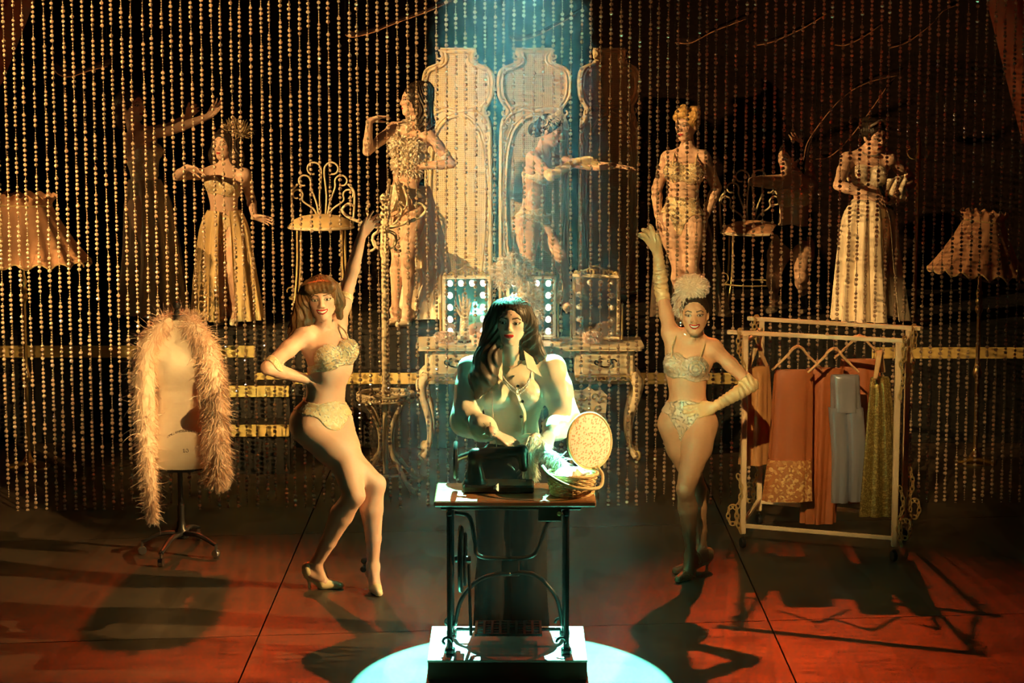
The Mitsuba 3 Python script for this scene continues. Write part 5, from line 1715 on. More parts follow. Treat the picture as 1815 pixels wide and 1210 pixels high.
# ---------------------------------------------------------------- dressing table
def dressing_table():
    K, Y0, Y1 = 'dressing_table', 15.93, 16.40
    note(K, 'long cream dressing table with gilt carving and curved legs behind the seamstress', 'dressing table')
    x0, x1 = at(738, 610, Y0)[0], at(1140, 610, Y0)[0]
    xc = (x0 + x1) / 2
    z = lambda py: at(900, py, Y0)[2]
    zt, zb = z(612), z(668)
    from shapely.geometry import box as sbox
    o = sbox(x0 + .03, Y0 - .02, x1 - .03, Y1).buffer(.035)
    pts = np.array(o.exterior.coords)[:-1]
    for nm, dz, g in (('top', .0, 0.0), ('top_moulding', -.018, -.014)):
        oo = np.array(o.buffer(g).exterior.coords)
        v, f = poly(oo, .018, np.eye(3), V3(0, 0, zt - .009 + dz))
        add(K + '__' + nm, (v, f), 'm_cream_paint', smooth=40)
    ztb = zt - .027
    w = .44
    for s, nm in ((-1, ''), (1, '')):
        cx = x0 + .06 + w / 2 if s < 0 else x1 - .06 - w / 2
        k = num(K + '__cabinet')
        add(k, box((cx, (Y0 + Y1) / 2 + .01, (ztb + zb) / 2), (w, Y1 - Y0 - .04, ztb - zb), bev=.012), 'm_cream_paint')
        d = num(K + '__drawer')
        add(d, box((cx, Y0 + .022, (ztb + zb) / 2), (w - .10, .022, ztb - zb - .035), bev=.006), 'm_cream_paint')
        h = V3(cx, Y0 + .004, (ztb + zb) / 2)
        U, W = V3(1, 0, 0), V3(0, 0, 1)
        hb = [tube(bez([h + U * -.055 + W * .012, h + U * -.03 - W * .022 - V3(0, .014, 0), h + U * .03 - W * .022 - V3(0, .014, 0), h + U * .055 + W * .012], 14), .005, 6)]
        for q in (-1, 1):
            hb += [tube(spiral(h + U * q * .060 + W * .008, .026, .008, 0, q * 5, U, W, 16), .005, 6), tube(spiral(h + U * q * .03 + W * .016, .018, .006, 1, 1 - q * 5, U, W, 16), .004, 6)]
        add(d + '__handle', cat(*hb), 'm_iron', smooth=True)
    add(K + '__centre_drawer', box((xc, (Y0 + Y1) / 2 + .05, ztb - .04), (x1 - x0 - .12 - 2 * w + .02, Y1 - Y0 - .12, .08), bev=.006), 'm_cream_paint')
    # gilt carved edge below the cabinets
    U, W = V3(1, 0, 0), V3(0, 0, 1)
    for s in (-1, 1):
        cx = x0 + .06 + w / 2 if s < 0 else x1 - .06 - w / 2
        M = []
        for i in range(11):
            u = cx - w / 2 + .02 + i * (w - .04) / 10
            M.append(tube(spiral(V3(u, Y0 + .012, zb - .012), .020, .006, (i % 2) * math.pi, (i % 2) * math.pi + (5 if i % 2 else -5), U, W, 14), .006, 6))
        M.append(tube([V3(cx - w / 2, Y0 + .016, zb + .004), V3(cx + w / 2, Y0 + .016, zb + .004)], .008, 8))
        add(num(K + '__carving'), cat(*M), 'm_gilt', smooth=True)
    # curved legs
    for xx, s in ((x0 + .075, -1), (x1 - .075, 1)):
        for yy, fr in ((Y0 + .05, -1), (Y1 - .06, 1)):
            D = unit(V3(s, fr * .5, 0))
            c = V3(xx, yy, 0)
            p = bez([c + W * (zb + .01), c + D * .045 + W * (zb - .05), c + D * .040 + W * (zb - .13), c - D * .012 + W * .32, c - D * .022 + W * .17, c + D * .005 + W * .075, c + D * .040 + W * .030], 30)
            k = num(K + '__leg')
            add(k, tube(p, np.interp(np.linspace(0, 1, 30), [0, .15, .4, .75, .9, 1], [.040, .046, .030, .020, .024, .028]), 12), 'm_cream_paint', smooth=True)
            S = [tube(spiral(c + D * .030 + W * .05, .042, .012, -1.2, 4.2, D, W, 20), .011, 8)]
            S += [tube(spiral(c + D * (.060 - .01 * i) + W * (zb - .03 - .04 * i), .026, .008, 1.8, 6.6, D, W, 14), .007, 6) for i in range(3)]
            add(k + '__carving', cat(*S), 'm_gilt', smooth=True)
    return zt, x0, x1, Y0, Y1


DT = dressing_table()


def vanity_mirror(px0, px1, pt, pb, Y, ang, lit, label, skew=0.0):
    K = num('vanity_mirror')
    note(K, label, 'mirror')
    a, b = at(px0, pb, Y), at(px1, pt, Y)
    w, h = b[0] - a[0], b[2] - a[2]
    zb = DT[0] + .012
    c = V3((a[0] + b[0]) / 2, Y, zb + h / 2 + .01)
    U = V3(math.cos(ang), math.sin(ang), 0); lean = .04
    W = unit(V3(math.sin(lean) * -U[1] * 0 + skew, 0, 1) - U * (skew * U[0]) + V3(0, -.03, 0)); N = np.cross(U, W)   # N faces the stage front
    if N[1] > 0:
        N = -N
    R = np.stack([U, W, N], 1)
    Q = lambda u, v, n=0: c + U * u + W * v + N * n
    t = .024
    for u, v, sw, sh in ((0, h / 2, w + t, t), (0, -h / 2, w + t, t), (-w / 2, 0, t, h - t), (w / 2, 0, t, h - t)):
        add(num(K + '__frame'), box(Q(u, v), (sw, sh, .03), R=R, bev=.004), 'm_cream_paint')
    add(K + '__glass', box(Q(0, 0, -.004), (w - t, h - t, .008), R=R), 'm_mirror')
    add(K + '__backboard', box(Q(0, 0, -.014), (w, h, .006), R=R), 'm_darkwood')
    # carved crest
    M = []
    for i in range(9):
        u = -w / 2 + w * (i + .5) / 9
        hh = .030 + .030 * math.cos((i - 4) / 4 * 1.3)
        M.append(tube(spiral(Q(u, h / 2 + hh * .55, .004), hh * .5, .006, -1.57, (-1.57 + 5.4) if i % 2 else (-1.57 - 5.4), U, W, 16), .007, 6))
    M.append(tube(bez([Q(-w / 2, h / 2 + .012, 0), Q(-w / 4, h / 2 + .04, 0), Q(0, h / 2 + .075, 0), Q(w / 4, h / 2 + .04, 0), Q(w / 2, h / 2 + .012, 0)], 24), .007, 6))
    add(K + '__crest', cat(*M), 'm_gilt', smooth=True)
    for s in (-1, 1):
        add(num(K + '__side_post'), lathe([(.001, 0), (.012, 0), (.009, .01), (.008, h * .55), (.012, h * .57), (.001, h * .6)], Q(s * (w / 2 + .026), -h / 2 - .008, -.005), 10), 'm_gilt', smooth=40)
    k = .046
    pos = [(u, h / 2 - k) for u in np.linspace(-w / 2 + k, w / 2 - k, 4)] + [(s * (w / 2 - k), v) for s in (-1, 1) for v in np.linspace(h / 2 - k, -h / 2 + k, 5)[1:]]
    for u, v in pos:
        n = num(K + '__bulb')
        m = ball(Q(u, v, .030), .0215, 12)
        if lit:
            scene[n] = mikit.ply(m, 'm_bulb', smooth=True, emitter={'type': 'area', 'radiance': rgb(3.2, 2.7, 2.0), 'sampling_weight': .04})
        else:
            add(n, m, 'm_bulb', smooth=True)
        add(n + '__socket', lathe([(.013, 0), (.013, .012), (.001, .012)], Q(u, v, .001), 10, R=basis(N)), 'm_cream_paint')
    return c


vanity_mirror(787, 867, 475, 582, 16.22, .06, True, 'lit bulb mirror on the left part of the dressing table, glove stand before it')
vanity_mirror(900, 983, 475, 582, 16.22, -.03, True, 'lit bulb mirror in the middle, directly behind the head of the seamstress')
vanity_mirror(1016, 1098, 478, 588, 16.20, -.30, False, 'unlit bulb mirror tilted on the right part of the dressing table', -.05)


def table_things():
    zt = DT[0]
    # powder puffs: fluffy flat discs
    for px, lab in ((789, 'fluffy pale powder puff lying on the left end of the dressing table'), (1048, 'fluffy pinkish powder puff lying before the unlit mirror')):
        c = at(px, 606, 15.99); c[2] = zt + .052
        k = num('powder_puff')
        v, f = ball(c, (.080, .07, .028), 16)
        add(k, (v, f), 'm_feather', lab, 'powder puff', smooth=True, color=np.tile((.88, .72, .60), (len(v), 1)))
        p, n = scatter(v, f, 1500, 3)
        fluff(k + '__pile', p, n, .018, seed=4, w=.003, droop=.2, col=((.86, .70, .58), (.96, .86, .76)))
    # glove display hand
    b = at(824, 585, 16.12); b[2] = zt
    F = Field()
    F.rc(b + V3(0, 0, .01), b + V3(0, 0, .17), .036, .026, .02)
    hand(F, b + V3(0, 0, .17), V3(.05, 0, 1), V3(0, -1, 0), True, .95, curl=(.1, .12, .15, .2), spread=.14, thumb=.7)
    v, f = F.mesh(.005, bump=lambda x, y, z: .002 * np.sin(z * 260 + 3 * np.sin(x * 60)) * (z < zt + .19))
    v[:, 2] = np.maximum(v[:, 2], zt + .001)
    add('glove_stand__glove', (relax(v, f, 2), f), 'm_lace', smooth=True, label='ruched pale glove')
    add('glove_stand__foot', lathe([(.001, 0), (.055, 0), (.055, .008), (.03, .014), (.001, .014)], b + V3(0, 0, .001), 24), 'm_darkwood', smooth=30)
    note('glove_stand', 'upright hand-shaped stand wearing a ruched pale glove before the left mirror', 'glove stand')
    # pink box
    c = at(853, 577, 16.00); c[2] = zt
    add('powder_box__body', lathe([(.001, 0), (.07, 0), (.072, .006), (.072, .042), (.001, .042)], c + V3(0, 0, .001), 28), 'm_pink', smooth=30)
    add('powder_box__lid', lathe([(.001, 0), (.075, 0), (.075, .014), (.062, .03), (.03, .042), (.001, .045)], c + V3(0, 0, .043), 28), 'm_pink', smooth=40)
    note('powder_box', 'round domed pink box at the right foot of the left bulb mirror', 'box')
    # plumed hat on a block between the mirrors
    c = at(912, 545, 16.01); c[2] = zt
    add('plumed_hat__block', lathe([(.001, 0), (.05, 0), (.05, .01), (.018, .02), (.016, .12), (.06, .15), (.078, .21), (.070, .28), (.03, .32), (.001, .325)], c + V3(0, 0, .001), 24), 'm_canvas', smooth=40)
    pts = [(892, 497, .0), (885, 480, .02), (897, 466, .0), (912, 462, .01), (926, 470, .0), (922, 492, -.03), (935, 505, -.02), (945, 530, .0), (948, 560, .0), (930, 530, -.03)]
    P = [at(px, py, 16.01 + dy) for px, py, dy in pts]
    vs = cat(*[ball(p, (.055, .045, .055), 12) for p in P])
    add('plumed_hat__plume', vs, 'm_feather', smooth=True, color=np.tile((.86, .78, .66), (len(vs[0]), 1)), label='white ostrich plume')
    p, n = scatter(*vs, 4200, 3)
    fluff('plumed_hat__plume__barbs', p, n + V3(0, 0, -.1), .032, seed=6, w=.003, droop=.6, col=((.86, .76, .62), (.95, .89, .78)))
    note('plumed_hat', 'large white ostrich plume headdress on a block between the two lit mirrors', 'hat')
    # jewellery tray in the shade right of the seamstress
    c = at(992, 604, 16.05); c[2] = zt
    add('jewel_dish', lathe([(.001, 0), (.03, 0), (.075, .018), (.08, .024), (.072, .022), (.03, .006), (.001, .005)], c + V3(0, 0, .001), 28), 'm_mirror', 'shallow shining dish on the dressing table right of the seamstress', 'dish', smooth=40)
    # dressing stool with a carved back
    Y = 15.62
    a, b = at(1012, 731, Y), at(1074, 688, Y)
    cx, w = (a[0] + b[0]) / 2, b[0] - a[0]
    U, W = V3(1, 0, 0), V3(0, 0, 1)
    prof = [(-w / 2, a[2]), (-w / 2 - .01, b[2] - .05), (-w / 2 + .03, b[2] - .012), (-.05, b[2] - .02), (0, b[2] + .012), (.05, b[2] - .02), (w / 2 - .03, b[2] - .012), (w / 2 + .01, b[2] - .05), (w / 2, a[2])]
    v, f = poly(prof, .03, np.stack([U, W, V3(0, -1, 0)], 1), V3(cx, Y, 0))
    add('dressing_stool__back', (v, f), 'm_cream_paint')
    M = [tube(spiral(V3(cx + s * u, Y - .02, b[2] - .06 - q), .028, .008, 0, s * 6, U, W, 18), .007, 6) for s in (-1, 1) for u, q in ((.04, 0), (.10, .02), (.06, .09))]
    add('dressing_stool__carving', cat(*M), 'm_gilt', smooth=True)
    add('dressing_stool__seat', box((cx, Y + .19, a[2] - .02), (w, .36, .07), bev=.025), 'm_gown_gold')
    for s in (-1, 1):
        for yy in (Y + .03, Y + .34):
            add(num('dressing_stool__leg'), tube(bez([V3(cx + s * w * .44, yy, a[2] - .05), V3(cx + s * w * .5, yy, .28), V3(cx + s * w * .44, yy, .12), V3(cx + s * w * .5, yy, .012)], 14), np.linspace(.022, .014, 14), 10), 'm_cream_paint', smooth=True)
    note('dressing_stool', 'small cream dressing stool with a carved back pushed under the dressing table', 'stool')


table_things()


# ---------------------------------------------------------------- folding screen
def folding_screen():
    K = 'folding_screen'
    note(K, 'tall cream folding screen of three shaped panels with cane mesh behind the dressing table', 'folding screen')
    from shapely.geometry import Polygon
    Hh = 2.14
    half = [(2.14, .135), (2.09, .142), (2.055, .118), (2.02, .150), (1.99, .232), (1.94, .272), (1.86, .285), (1.76, .278), (1.68, .245), (1.63, .215), (1.60, .222), (1.55, .250), (1.46, .262), (1.2, .266), (.8, .268), (.3, .268), (0.04, .268)]
    zz = np.array([h[0] for h in half])[::-1]; ww = np.array([h[1] for h in half])[::-1]
    from scipy.interpolate import PchipInterpolator
    fz = np.linspace(.03, Hh, 110); fw = PchipInterpolator(zz, ww)(fz)
    out = np.r_[np.stack([fw, fz], 1), np.stack([-fw[::-1], fz[::-1]], 1)]
    O = Polygon(out)
    upper = Polygon([(-.4, 1.66), (.4, 1.66), (.4, 2.3), (-.4, 2.3)]).intersection(O.buffer(-.042))
    # the lower opening is narrower and arched
    lz = np.linspace(.10, 1.585, 60)
    lw = PchipInterpolator([.10, .5, .9, 1.2, 1.42, 1.52, 1.57, 1.585], [.150, .195, .215, .205, .170, .115, .05, .004])(lz)
    lower = Polygon(np.r_[np.stack([lw, lz], 1), np.stack([-lw[::-1], lz[::-1]], 1)])
    frame = O.difference(upper).difference(lower)
    pa = [((748, 18.20), (877, 18.06)), ((880, 18.06), (1013, 18.26)), ((1024, 18.28), (1132, 19.02))]
    W = V3(0, 0, 1)
    for i, ((p0, y0), (p1, y1)) in enumerate(pa):
        a, b = at(p0, 200, y0), at(p1, 200, y1)
        a[2] = b[2] = PT + .002
        U = unit(b - a); wd = np.linalg.norm(b - a)
        N = np.cross(U, W); N = -N if N[1] > 0 else N
        sx = wd / .575
        R = np.stack([U * sx, W, N], 1); c = (a + b) / 2
        k = num(K + '__panel')
        for g in [frame] if frame.geom_type == 'Polygon' else frame.geoms:
            v, f = poly(np.array(g.exterior.coords), .030, R, c, [np.array(h.coords) for h in g.interiors])
        add(k, (v, f), 'm_cream_paint', smooth=30)
        v1, f1 = poly(np.array(upper.buffer(.012).exterior.coords), .006, R, c); v2, f2 = poly(np.array(lower.buffer(.012).exterior.coords), .006, R, c)
        add(k + '__cane', cat((v1, f1), (v2, f2)), 'm_cane')
        Q = lambda u, z, n=.016: c + U * u * sx + W * z + N * n
        M = []
        for poly_, r in ((upper.buffer(.004), .010), (lower.buffer(.006), .011), (lower.buffer(.030), .006), (O.buffer(-.010), .011)):
            M.append(tube(np.array([Q(u, z) for u, z in np.array(poly_.exterior.coords)]), r, 6, caps=False))
        for s in (-1, 1):
            for (u, z, r0, a0, a1) in ((.150, 2.075, .045, 1.6, 6.8), (.130, 2.035, .03, 0, -5), (.235, 1.615, .040, 2.5, 7.6), (.200, 1.555, .045, 1.0, -4.2), (.17, 1.645, .03, 3, 8), (.246, 1.49, .035, 2, 7), (.215, 1.40, .03, 1, -4)):
                M.append(tube(spiral(Q(s * u, z, .02), r0, .008, a0 if s > 0 else math.pi - a0, a1 if s > 0 else math.pi - a1, U, W, 20), .009, 6))
            M.append(tube(bez([Q(s * .255, 1.50), Q(s * .18, 1.60), Q(s * .09, 1.635), Q(0, 1.62)], 18), .013, 8))
            M.append(tube(bez([Q(s * .25, .9), Q(s * .262, .5), Q(s * .24, .2), Q(s * .15, .05)], 18), .010, 6))
        add(k + '__moulding', cat(*M), 'm_cream_paint', smooth=True)


folding_screen()


def brass_pole():
    Y = 17.3
    c = at(1622, 540, Y); X = c[0]
    zt = at(1622, 236, Y)[2]
    z0 = PT + .002
    h = zt - z0
    add('hat_stand__pole', lathe([(.001, 0), (.13, 0), (.135, .012), (.05, .03), (.016, .06), (.012, .10), (.012, h * .55), (.018, h * .56), (.012, h * .57), (.010, h * .80), (.022, h * .81), (.016, h * .84), (.026, h * .87), (.016, h * .90), (.024, h * .94), (.012, h * .97), (.001, h)], (X, Y, z0), 16), 'm_brass', smooth=35)
    for a in (0.4, 2.5, 4.2, 5.4):
        d = V3(math.cos(a), math.sin(a), 0); o = V3(X, Y, z0 + h * .86)
        add(num('hat_stand__hook'), tube(bez([o, o + d * .07 + V3(0, 0, .01), o + d * .10 + V3(0, 0, .06), o + d * .07 + V3(0, 0, .085)], 12), .006, 6), 'm_brass', smooth=True)
    note('hat_stand', 'thin brass hat stand right of the dancer in the pale gown', 'hat stand')


brass_pole()


# voile swags hung across the top of the stage with pale rolled hems
def swags():
    g = 'voile swags hanging at the top of the stage'
    S = [([(92, 118), (104, 132), (125, 136), (160, 125), (190, 118)], 'short voile swag with a lit curled hem above the left dancers'),
         ([(612, 62), (625, 66), (660, 58), (700, 42), (760, 20), (800, 2)], 'long voile swag crossing the green beam at its left'),
         ([(902, 65), (918, 72), (950, 64), (985, 46), (1020, 26)], 'voile swag in front of the green beam over the middle screen panel'),
         ([(1196, 76), (1225, 76), (1260, 58), (1300, 42), (1322, 34)], 'voile swag with a lit hem right of the green beam'),
         ([(1333, 82), (1370, 74), (1420, 52), (1448, 36), (1466, 24)], 'brightest voile swag with a straight lit hem at the upper right'),
         ([(1480, 80), (1500, 80), (1530, 66), (1562, 44)], 'short voile swag hanging right of the brightest one'),
         ([(1576, 86), (1610, 74), (1650, 44), (1672, 20), (1694, 10)], 'voile swag at the upper right reaching furthest to the right'),
         ([(1424, 284), (1432, 252), (1462, 208), (1500, 168), (1540, 146), (1590, 134)], 'large voile swag sweeping up over the right dark dancer'),
         ([(1446, 282), (1470, 278), (1500, 252), (1530, 214), (1560, 172), (1574, 150)], 'lower voile swag hanging inside the large one at the right')]
    for i_, (pts, lab) in enumerate(S):
        Y = 16.3 + .13 * i_
        p = bez([at(a, b, Y) for a, b in pts], 40)
        k = num('voile_swag')
        up = np.stack([p + V3(.02 * i + .004 * math.sin(3 * i), .02 * math.sin(i * 1.3), .022 * i) * np.linspace(.5, 1, 40)[:, None] for i in range(4)], 0)
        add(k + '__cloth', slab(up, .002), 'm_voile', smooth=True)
        for e in (p[0], p[-1]):
            add(num(k + '__cord'), tube([e, V3(e[0], e[1], 5.6)], [.0016, .0016], 4), 'm_blackcloth')
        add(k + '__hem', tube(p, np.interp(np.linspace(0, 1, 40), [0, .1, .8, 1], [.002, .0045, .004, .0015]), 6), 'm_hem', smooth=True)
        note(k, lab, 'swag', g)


swags()
# ------------------------------------------------------------------ dancers on the platform behind the curtain
def rear(label, s, Y, body, skin=(.80, .53, .39), legs=True, thin=1.0, arm=1.0, leg=1.0, bust=1.0, h=.0085, hip=(1, 0, 0), half=.088, hands=(), feet=None, **face):
    """a figure from joints given as (px, py, nearer or farther); arms reach from the shoulder"""
    K = num_person()
    note(K, label, 'person')
    J = {}
    for k, v in body.items():
        if k in ('hu', 'hf'):
            J[k] = v
        elif k[0] not in 'ewka':
            J[k] = at(v[0], v[1], Y + (v[2] if len(v) > 2 else 0))
    J = joints(**J)
    hips(J, hip, half * s)
    for q in 'lr':
        if 'e' + q in body:
            e, w = body['e' + q], body['w' + q]
            J['e' + q] = reach(J['s' + q], e[0], e[1], .285 * s, e[2]); J['w' + q] = reach(J['e' + q], w[0], w[1], .25 * s, w[2])
        if 'k' + q in body and legs:
            k, a = body['k' + q], body['a' + q]
            J['k' + q] = reach(J['h' + q], k[0], k[1], .43 * s, k[2]) if k[2] else at(k[0], k[1], J['h' + q][1] - .03)
            J['a' + q] = at(a[0], a[1], Y + a[2])
            if J['a' + q][2] < PT + .2:
                J['a' + q][2] = PT + .118 * s
                J['t' + q][2] = PT + .030
    F = Field()
    torso(F, J, s, thin, bust); limbs(F, J, s, arm, leg, legs); head(F, J, s)
    for q, to, palm, curl, dz in hands:
        W = J['w' + q]
        hand(F, W, at(to[0], to[1], W[1] + dz) - W, V3(*palm), q == 'l', s * .95, curl=curl, spread=.12, thumb=.6, tag='hand_' + q)
    finish_body(K + '__body', F, J, s, skin, h, fine=1, **face)
    return K, J, F


def P3():
    K, J, F = rear('dark-haired dancer in profile with white ruffled bodice, elbow raised, left of the folding screen', 1.03, 16.95,
                   dict(pel=(716, 352), chest=(727, 266), neck=(733, 222), head=(734, 178), hu=(.06, 0, 1), hf=(-1, -.25, .02), sl=(758, 234, -.06), sr=(698, 228, .06),
                        er=(651, 268, -1), wr=(655, 213, -1), el=(800, 290, -1), wl=(738, 295, -1), kr=(706, 452, -1), ar=(700, 558, .02), kl=(724, 452, -1), al=(722, 552, -.05), tr=(690, 577, -.05), tl=(706, 572, -.14)),
                   hip=(.85, -.3, 0), hands=(('r', (686, 203), (.3, -.3, -1), (.3, .35, .4, .45), 0), ('l', (702, 306), (0, .9, -.2), (.15, .2, .2, .25), 0)), smile=.2)
    s = 1.03
    r = bra_region(J, s, cup=.085)
    r.el(J['chest'] - J['uc'] * .10, J['Rc'], (.2, .18, .09), .03)
    v, f = garment(F, K + '__bodice', r, 'm_lace', .010, .006, ('torso',), label='white ruffled bodice')
    p, n = scatter(v, f, 900, 3, lambda c, n: (n @ J['fc'] > -.2))
    fluff(K + '__bodice__ruffles', p, n, .035, w=.010, droop=.7, seed=3, col=((.94, .88, .76), (.98, .95, .88)), seg=3)
    garment(F, K + '__briefs', briefs_region(J, s), 'm_lace', .007, .006, ('torso', 'leg_l', 'leg_r'))
    # neck ruffle and hip drapery
    p, n = scatter(*tube([J['neck'] - J['uc'] * .01, J['neck'] + J['uc'] * .03], [.07, .06], 14), 300, 2)
    fluff(K + '__neck_ruffle', p, n, .04, w=.010, droop=.4, seed=1, col=((.94, .88, .76), (.98, .95, .88)), seg=3)
    Y = 16.95
    for i, (a, b, c) in enumerate((((690, 318), (686, 350), (678, 372)), ((700, 325), (706, 352), (724, 372)), ((715, 330), (722, 362), (700, 385)), ((694, 330), (690, 365), (694, 398)), ((706, 340), (696, 372), (684, 380)))):
        pth = bez([at(*a, Y - .15), at(*b, Y - .19), at(*c, Y - .17)], 16)
        add(num(K + '__drapery'), tube(pth, np.interp(np.linspace(0, 1, 16), [0, .5, 1], [.03, .026, .008]), 10, flat=.4), 'm_gown_cream', smooth=True)
    skirt(K + '__train', [(at(742, 330, Y + .10), .085, .08, 0), (at(752, 400, Y + .14), .115, .10, 0), (at(760, 480, Y + .16), .150, .13, 0), (at(752, 568, Y + .16), .215, .15, 0)], 'm_gown_cream', 9, .05, 3, 130, label='long cream train', sharp=.2)
    garment(F, K + '__bracelet', (lambda r: (r.el(J['el'] + (J['sl'] - J['el']) * .25, basis(unit(J['sl'] - J['el'])), (.06, .06, .02)), r)[1])(Field()), 'm_sequin_silver', .005, .005, ('arm_l',))
    H = Field(); R, h = J['Rh'], J['hh']; P = lambda x, y, z: J['head'] + R @ (V3(x, y, z) * h)
    H.el(P(0, -.10, .16), R, np.array((.42, .46, .42)) * h, .03)
    H.el(P(0, .50, -.15), R, np.array((.42, .30, .42)) * h, .02, '', True)
    H.el(P(0, -.25, .34), R, np.array((.40, .40, .32)) * h, .03)
    for q in (-1, 1):
        H.chain([P(q * .32, -.10, .1), P(q * .40, -.25, -.3), P(q * .38, -.35, -.75), P(q * .36, -.38, -1.05)], [.2 * h, .25 * h, .26 * h, .12 * h], .05)
    H.rc(P(0, -.3, 0), P(0, -.45, -.9), .32 * h, .25 * h, .05)
    hairmesh(K + '__hair', H, .007, (.030, .018, .012), J, .010, label='long black curled hair', seed=6, freq=60)
    for k, q in (('shoe', 'r'), ('shoe_001', 'l')):
        shoe(K + '__' + k, J['a' + q], J['t' + q], s, 'm_gown_cream', h=.006)


def P4():
    K, J, F = rear('dancer in white beaded two-piece stretching both arms to the right before the folding screen', 1.0, 16.95,
                   dict(pel=(943, 390), chest=(950, 310), neck=(964, 266), head=(976, 231), hu=(.25, -.1, 1), hf=(.93, -.35, -.12), sl=(966, 280, .10), sr=(944, 280, -.10),
                        er=(976, 312, -1), wr=(1022, 286, 1), el=(1045, 294, 1), wl=(1090, 294, -1), kr=(936, 464, -1), ar=(928, 560, .05), kl=(992, 452, -1), al=(1006, 505, .05), tr=(940, 583, -.02), tl=(1008, 548, -.0)),
                   hip=(.35, .85, 0), hands=(('r', (1052, 283), (.2, -.7, -.6), (.1, .15, .2, .3), 0), ('l', (1118, 298), (.1, -.3, -.9), (.1, .12, .15, .2), 0)), smile=.3)
    s = 1.0
    v, f = garment(F, K + '__bra', bra_region(J, s), 'm_lace', .008, .006, ('torso',), label='white beaded bra')
    v, f = garment(F, K + '__briefs', briefs_region(J, s), 'm_lace', .007, .006, ('torso', 'leg_l', 'leg_r'), label='white beaded briefs')
    b = ball((0, 0, 0), .007, 6)
    for i, (dz, o) in enumerate(((.10, .0), (.05, .05), (0.0, .02))):
        a = np.linspace(-.2, math.pi + .2, 34)
        c = J['pel'] + J['up'] * (.05 - dz * .3)
        ring = c + np.outer(np.cos(a) * .165, J['lp']) + np.outer(np.sin(a) * .135, J['fp']) + np.outer(-dz * np.sin(a), J['up'])
        add(num(K + '__pearl_swag'), cat(*[(b[0] + q, b[1]) for q in ring]), 'm_pearl', smooth=True)
    for q in 'rl':
        E, W = J['e' + q], J['w' + q]
        r = Field(); r.rc(E, W, .06, .05, .01); r.rc(W, W + unit(W - E) * .1, .11, .12, .01)
        if q == 'r':
            garment(F, K + '__glove', r, 'm_glove', .004, .005, ('arm_r', 'hand_r'))
    H = Field(); R, h = J['Rh'], J['hh']; P = lambda x, y, z: J['head'] + R @ (V3(x, y, z) * h)
    H.el(P(0, -.08, .15), R, np.array((.385, .46, .40)) * h, .03)
    H.el(P(0, .48, -.15), R, np.array((.40, .30, .44)) * h, .02, '', True)
    H.el(P(0, -.52, -.12), R, np.array((.26, .26, .26)) * h, .03)
    hairmesh(K + '__hair', H, .006, (.03, .02, .014), J, .005, label='black hair in a low bun', seed=8)
    p, n = scatter(*tube([P(-.38, 0, .2), P(-.2, .12, .5), P(.2, .12, .5), P(.38, 0, .2)], .02, 8), 500, 3)
    fluff(K + '__headdress', p, n, .035, w=.005, droop=.1, seed=1, col=((.85, .70, .45), (.95, .86, .64)), seg=3)
    for k, q in (('shoe', 'r'), ('shoe_001', 'l')):
        shoe(K + '__' + k, J['a' + q], J['t' + q], s, 'm_gown_cream', h=.006)


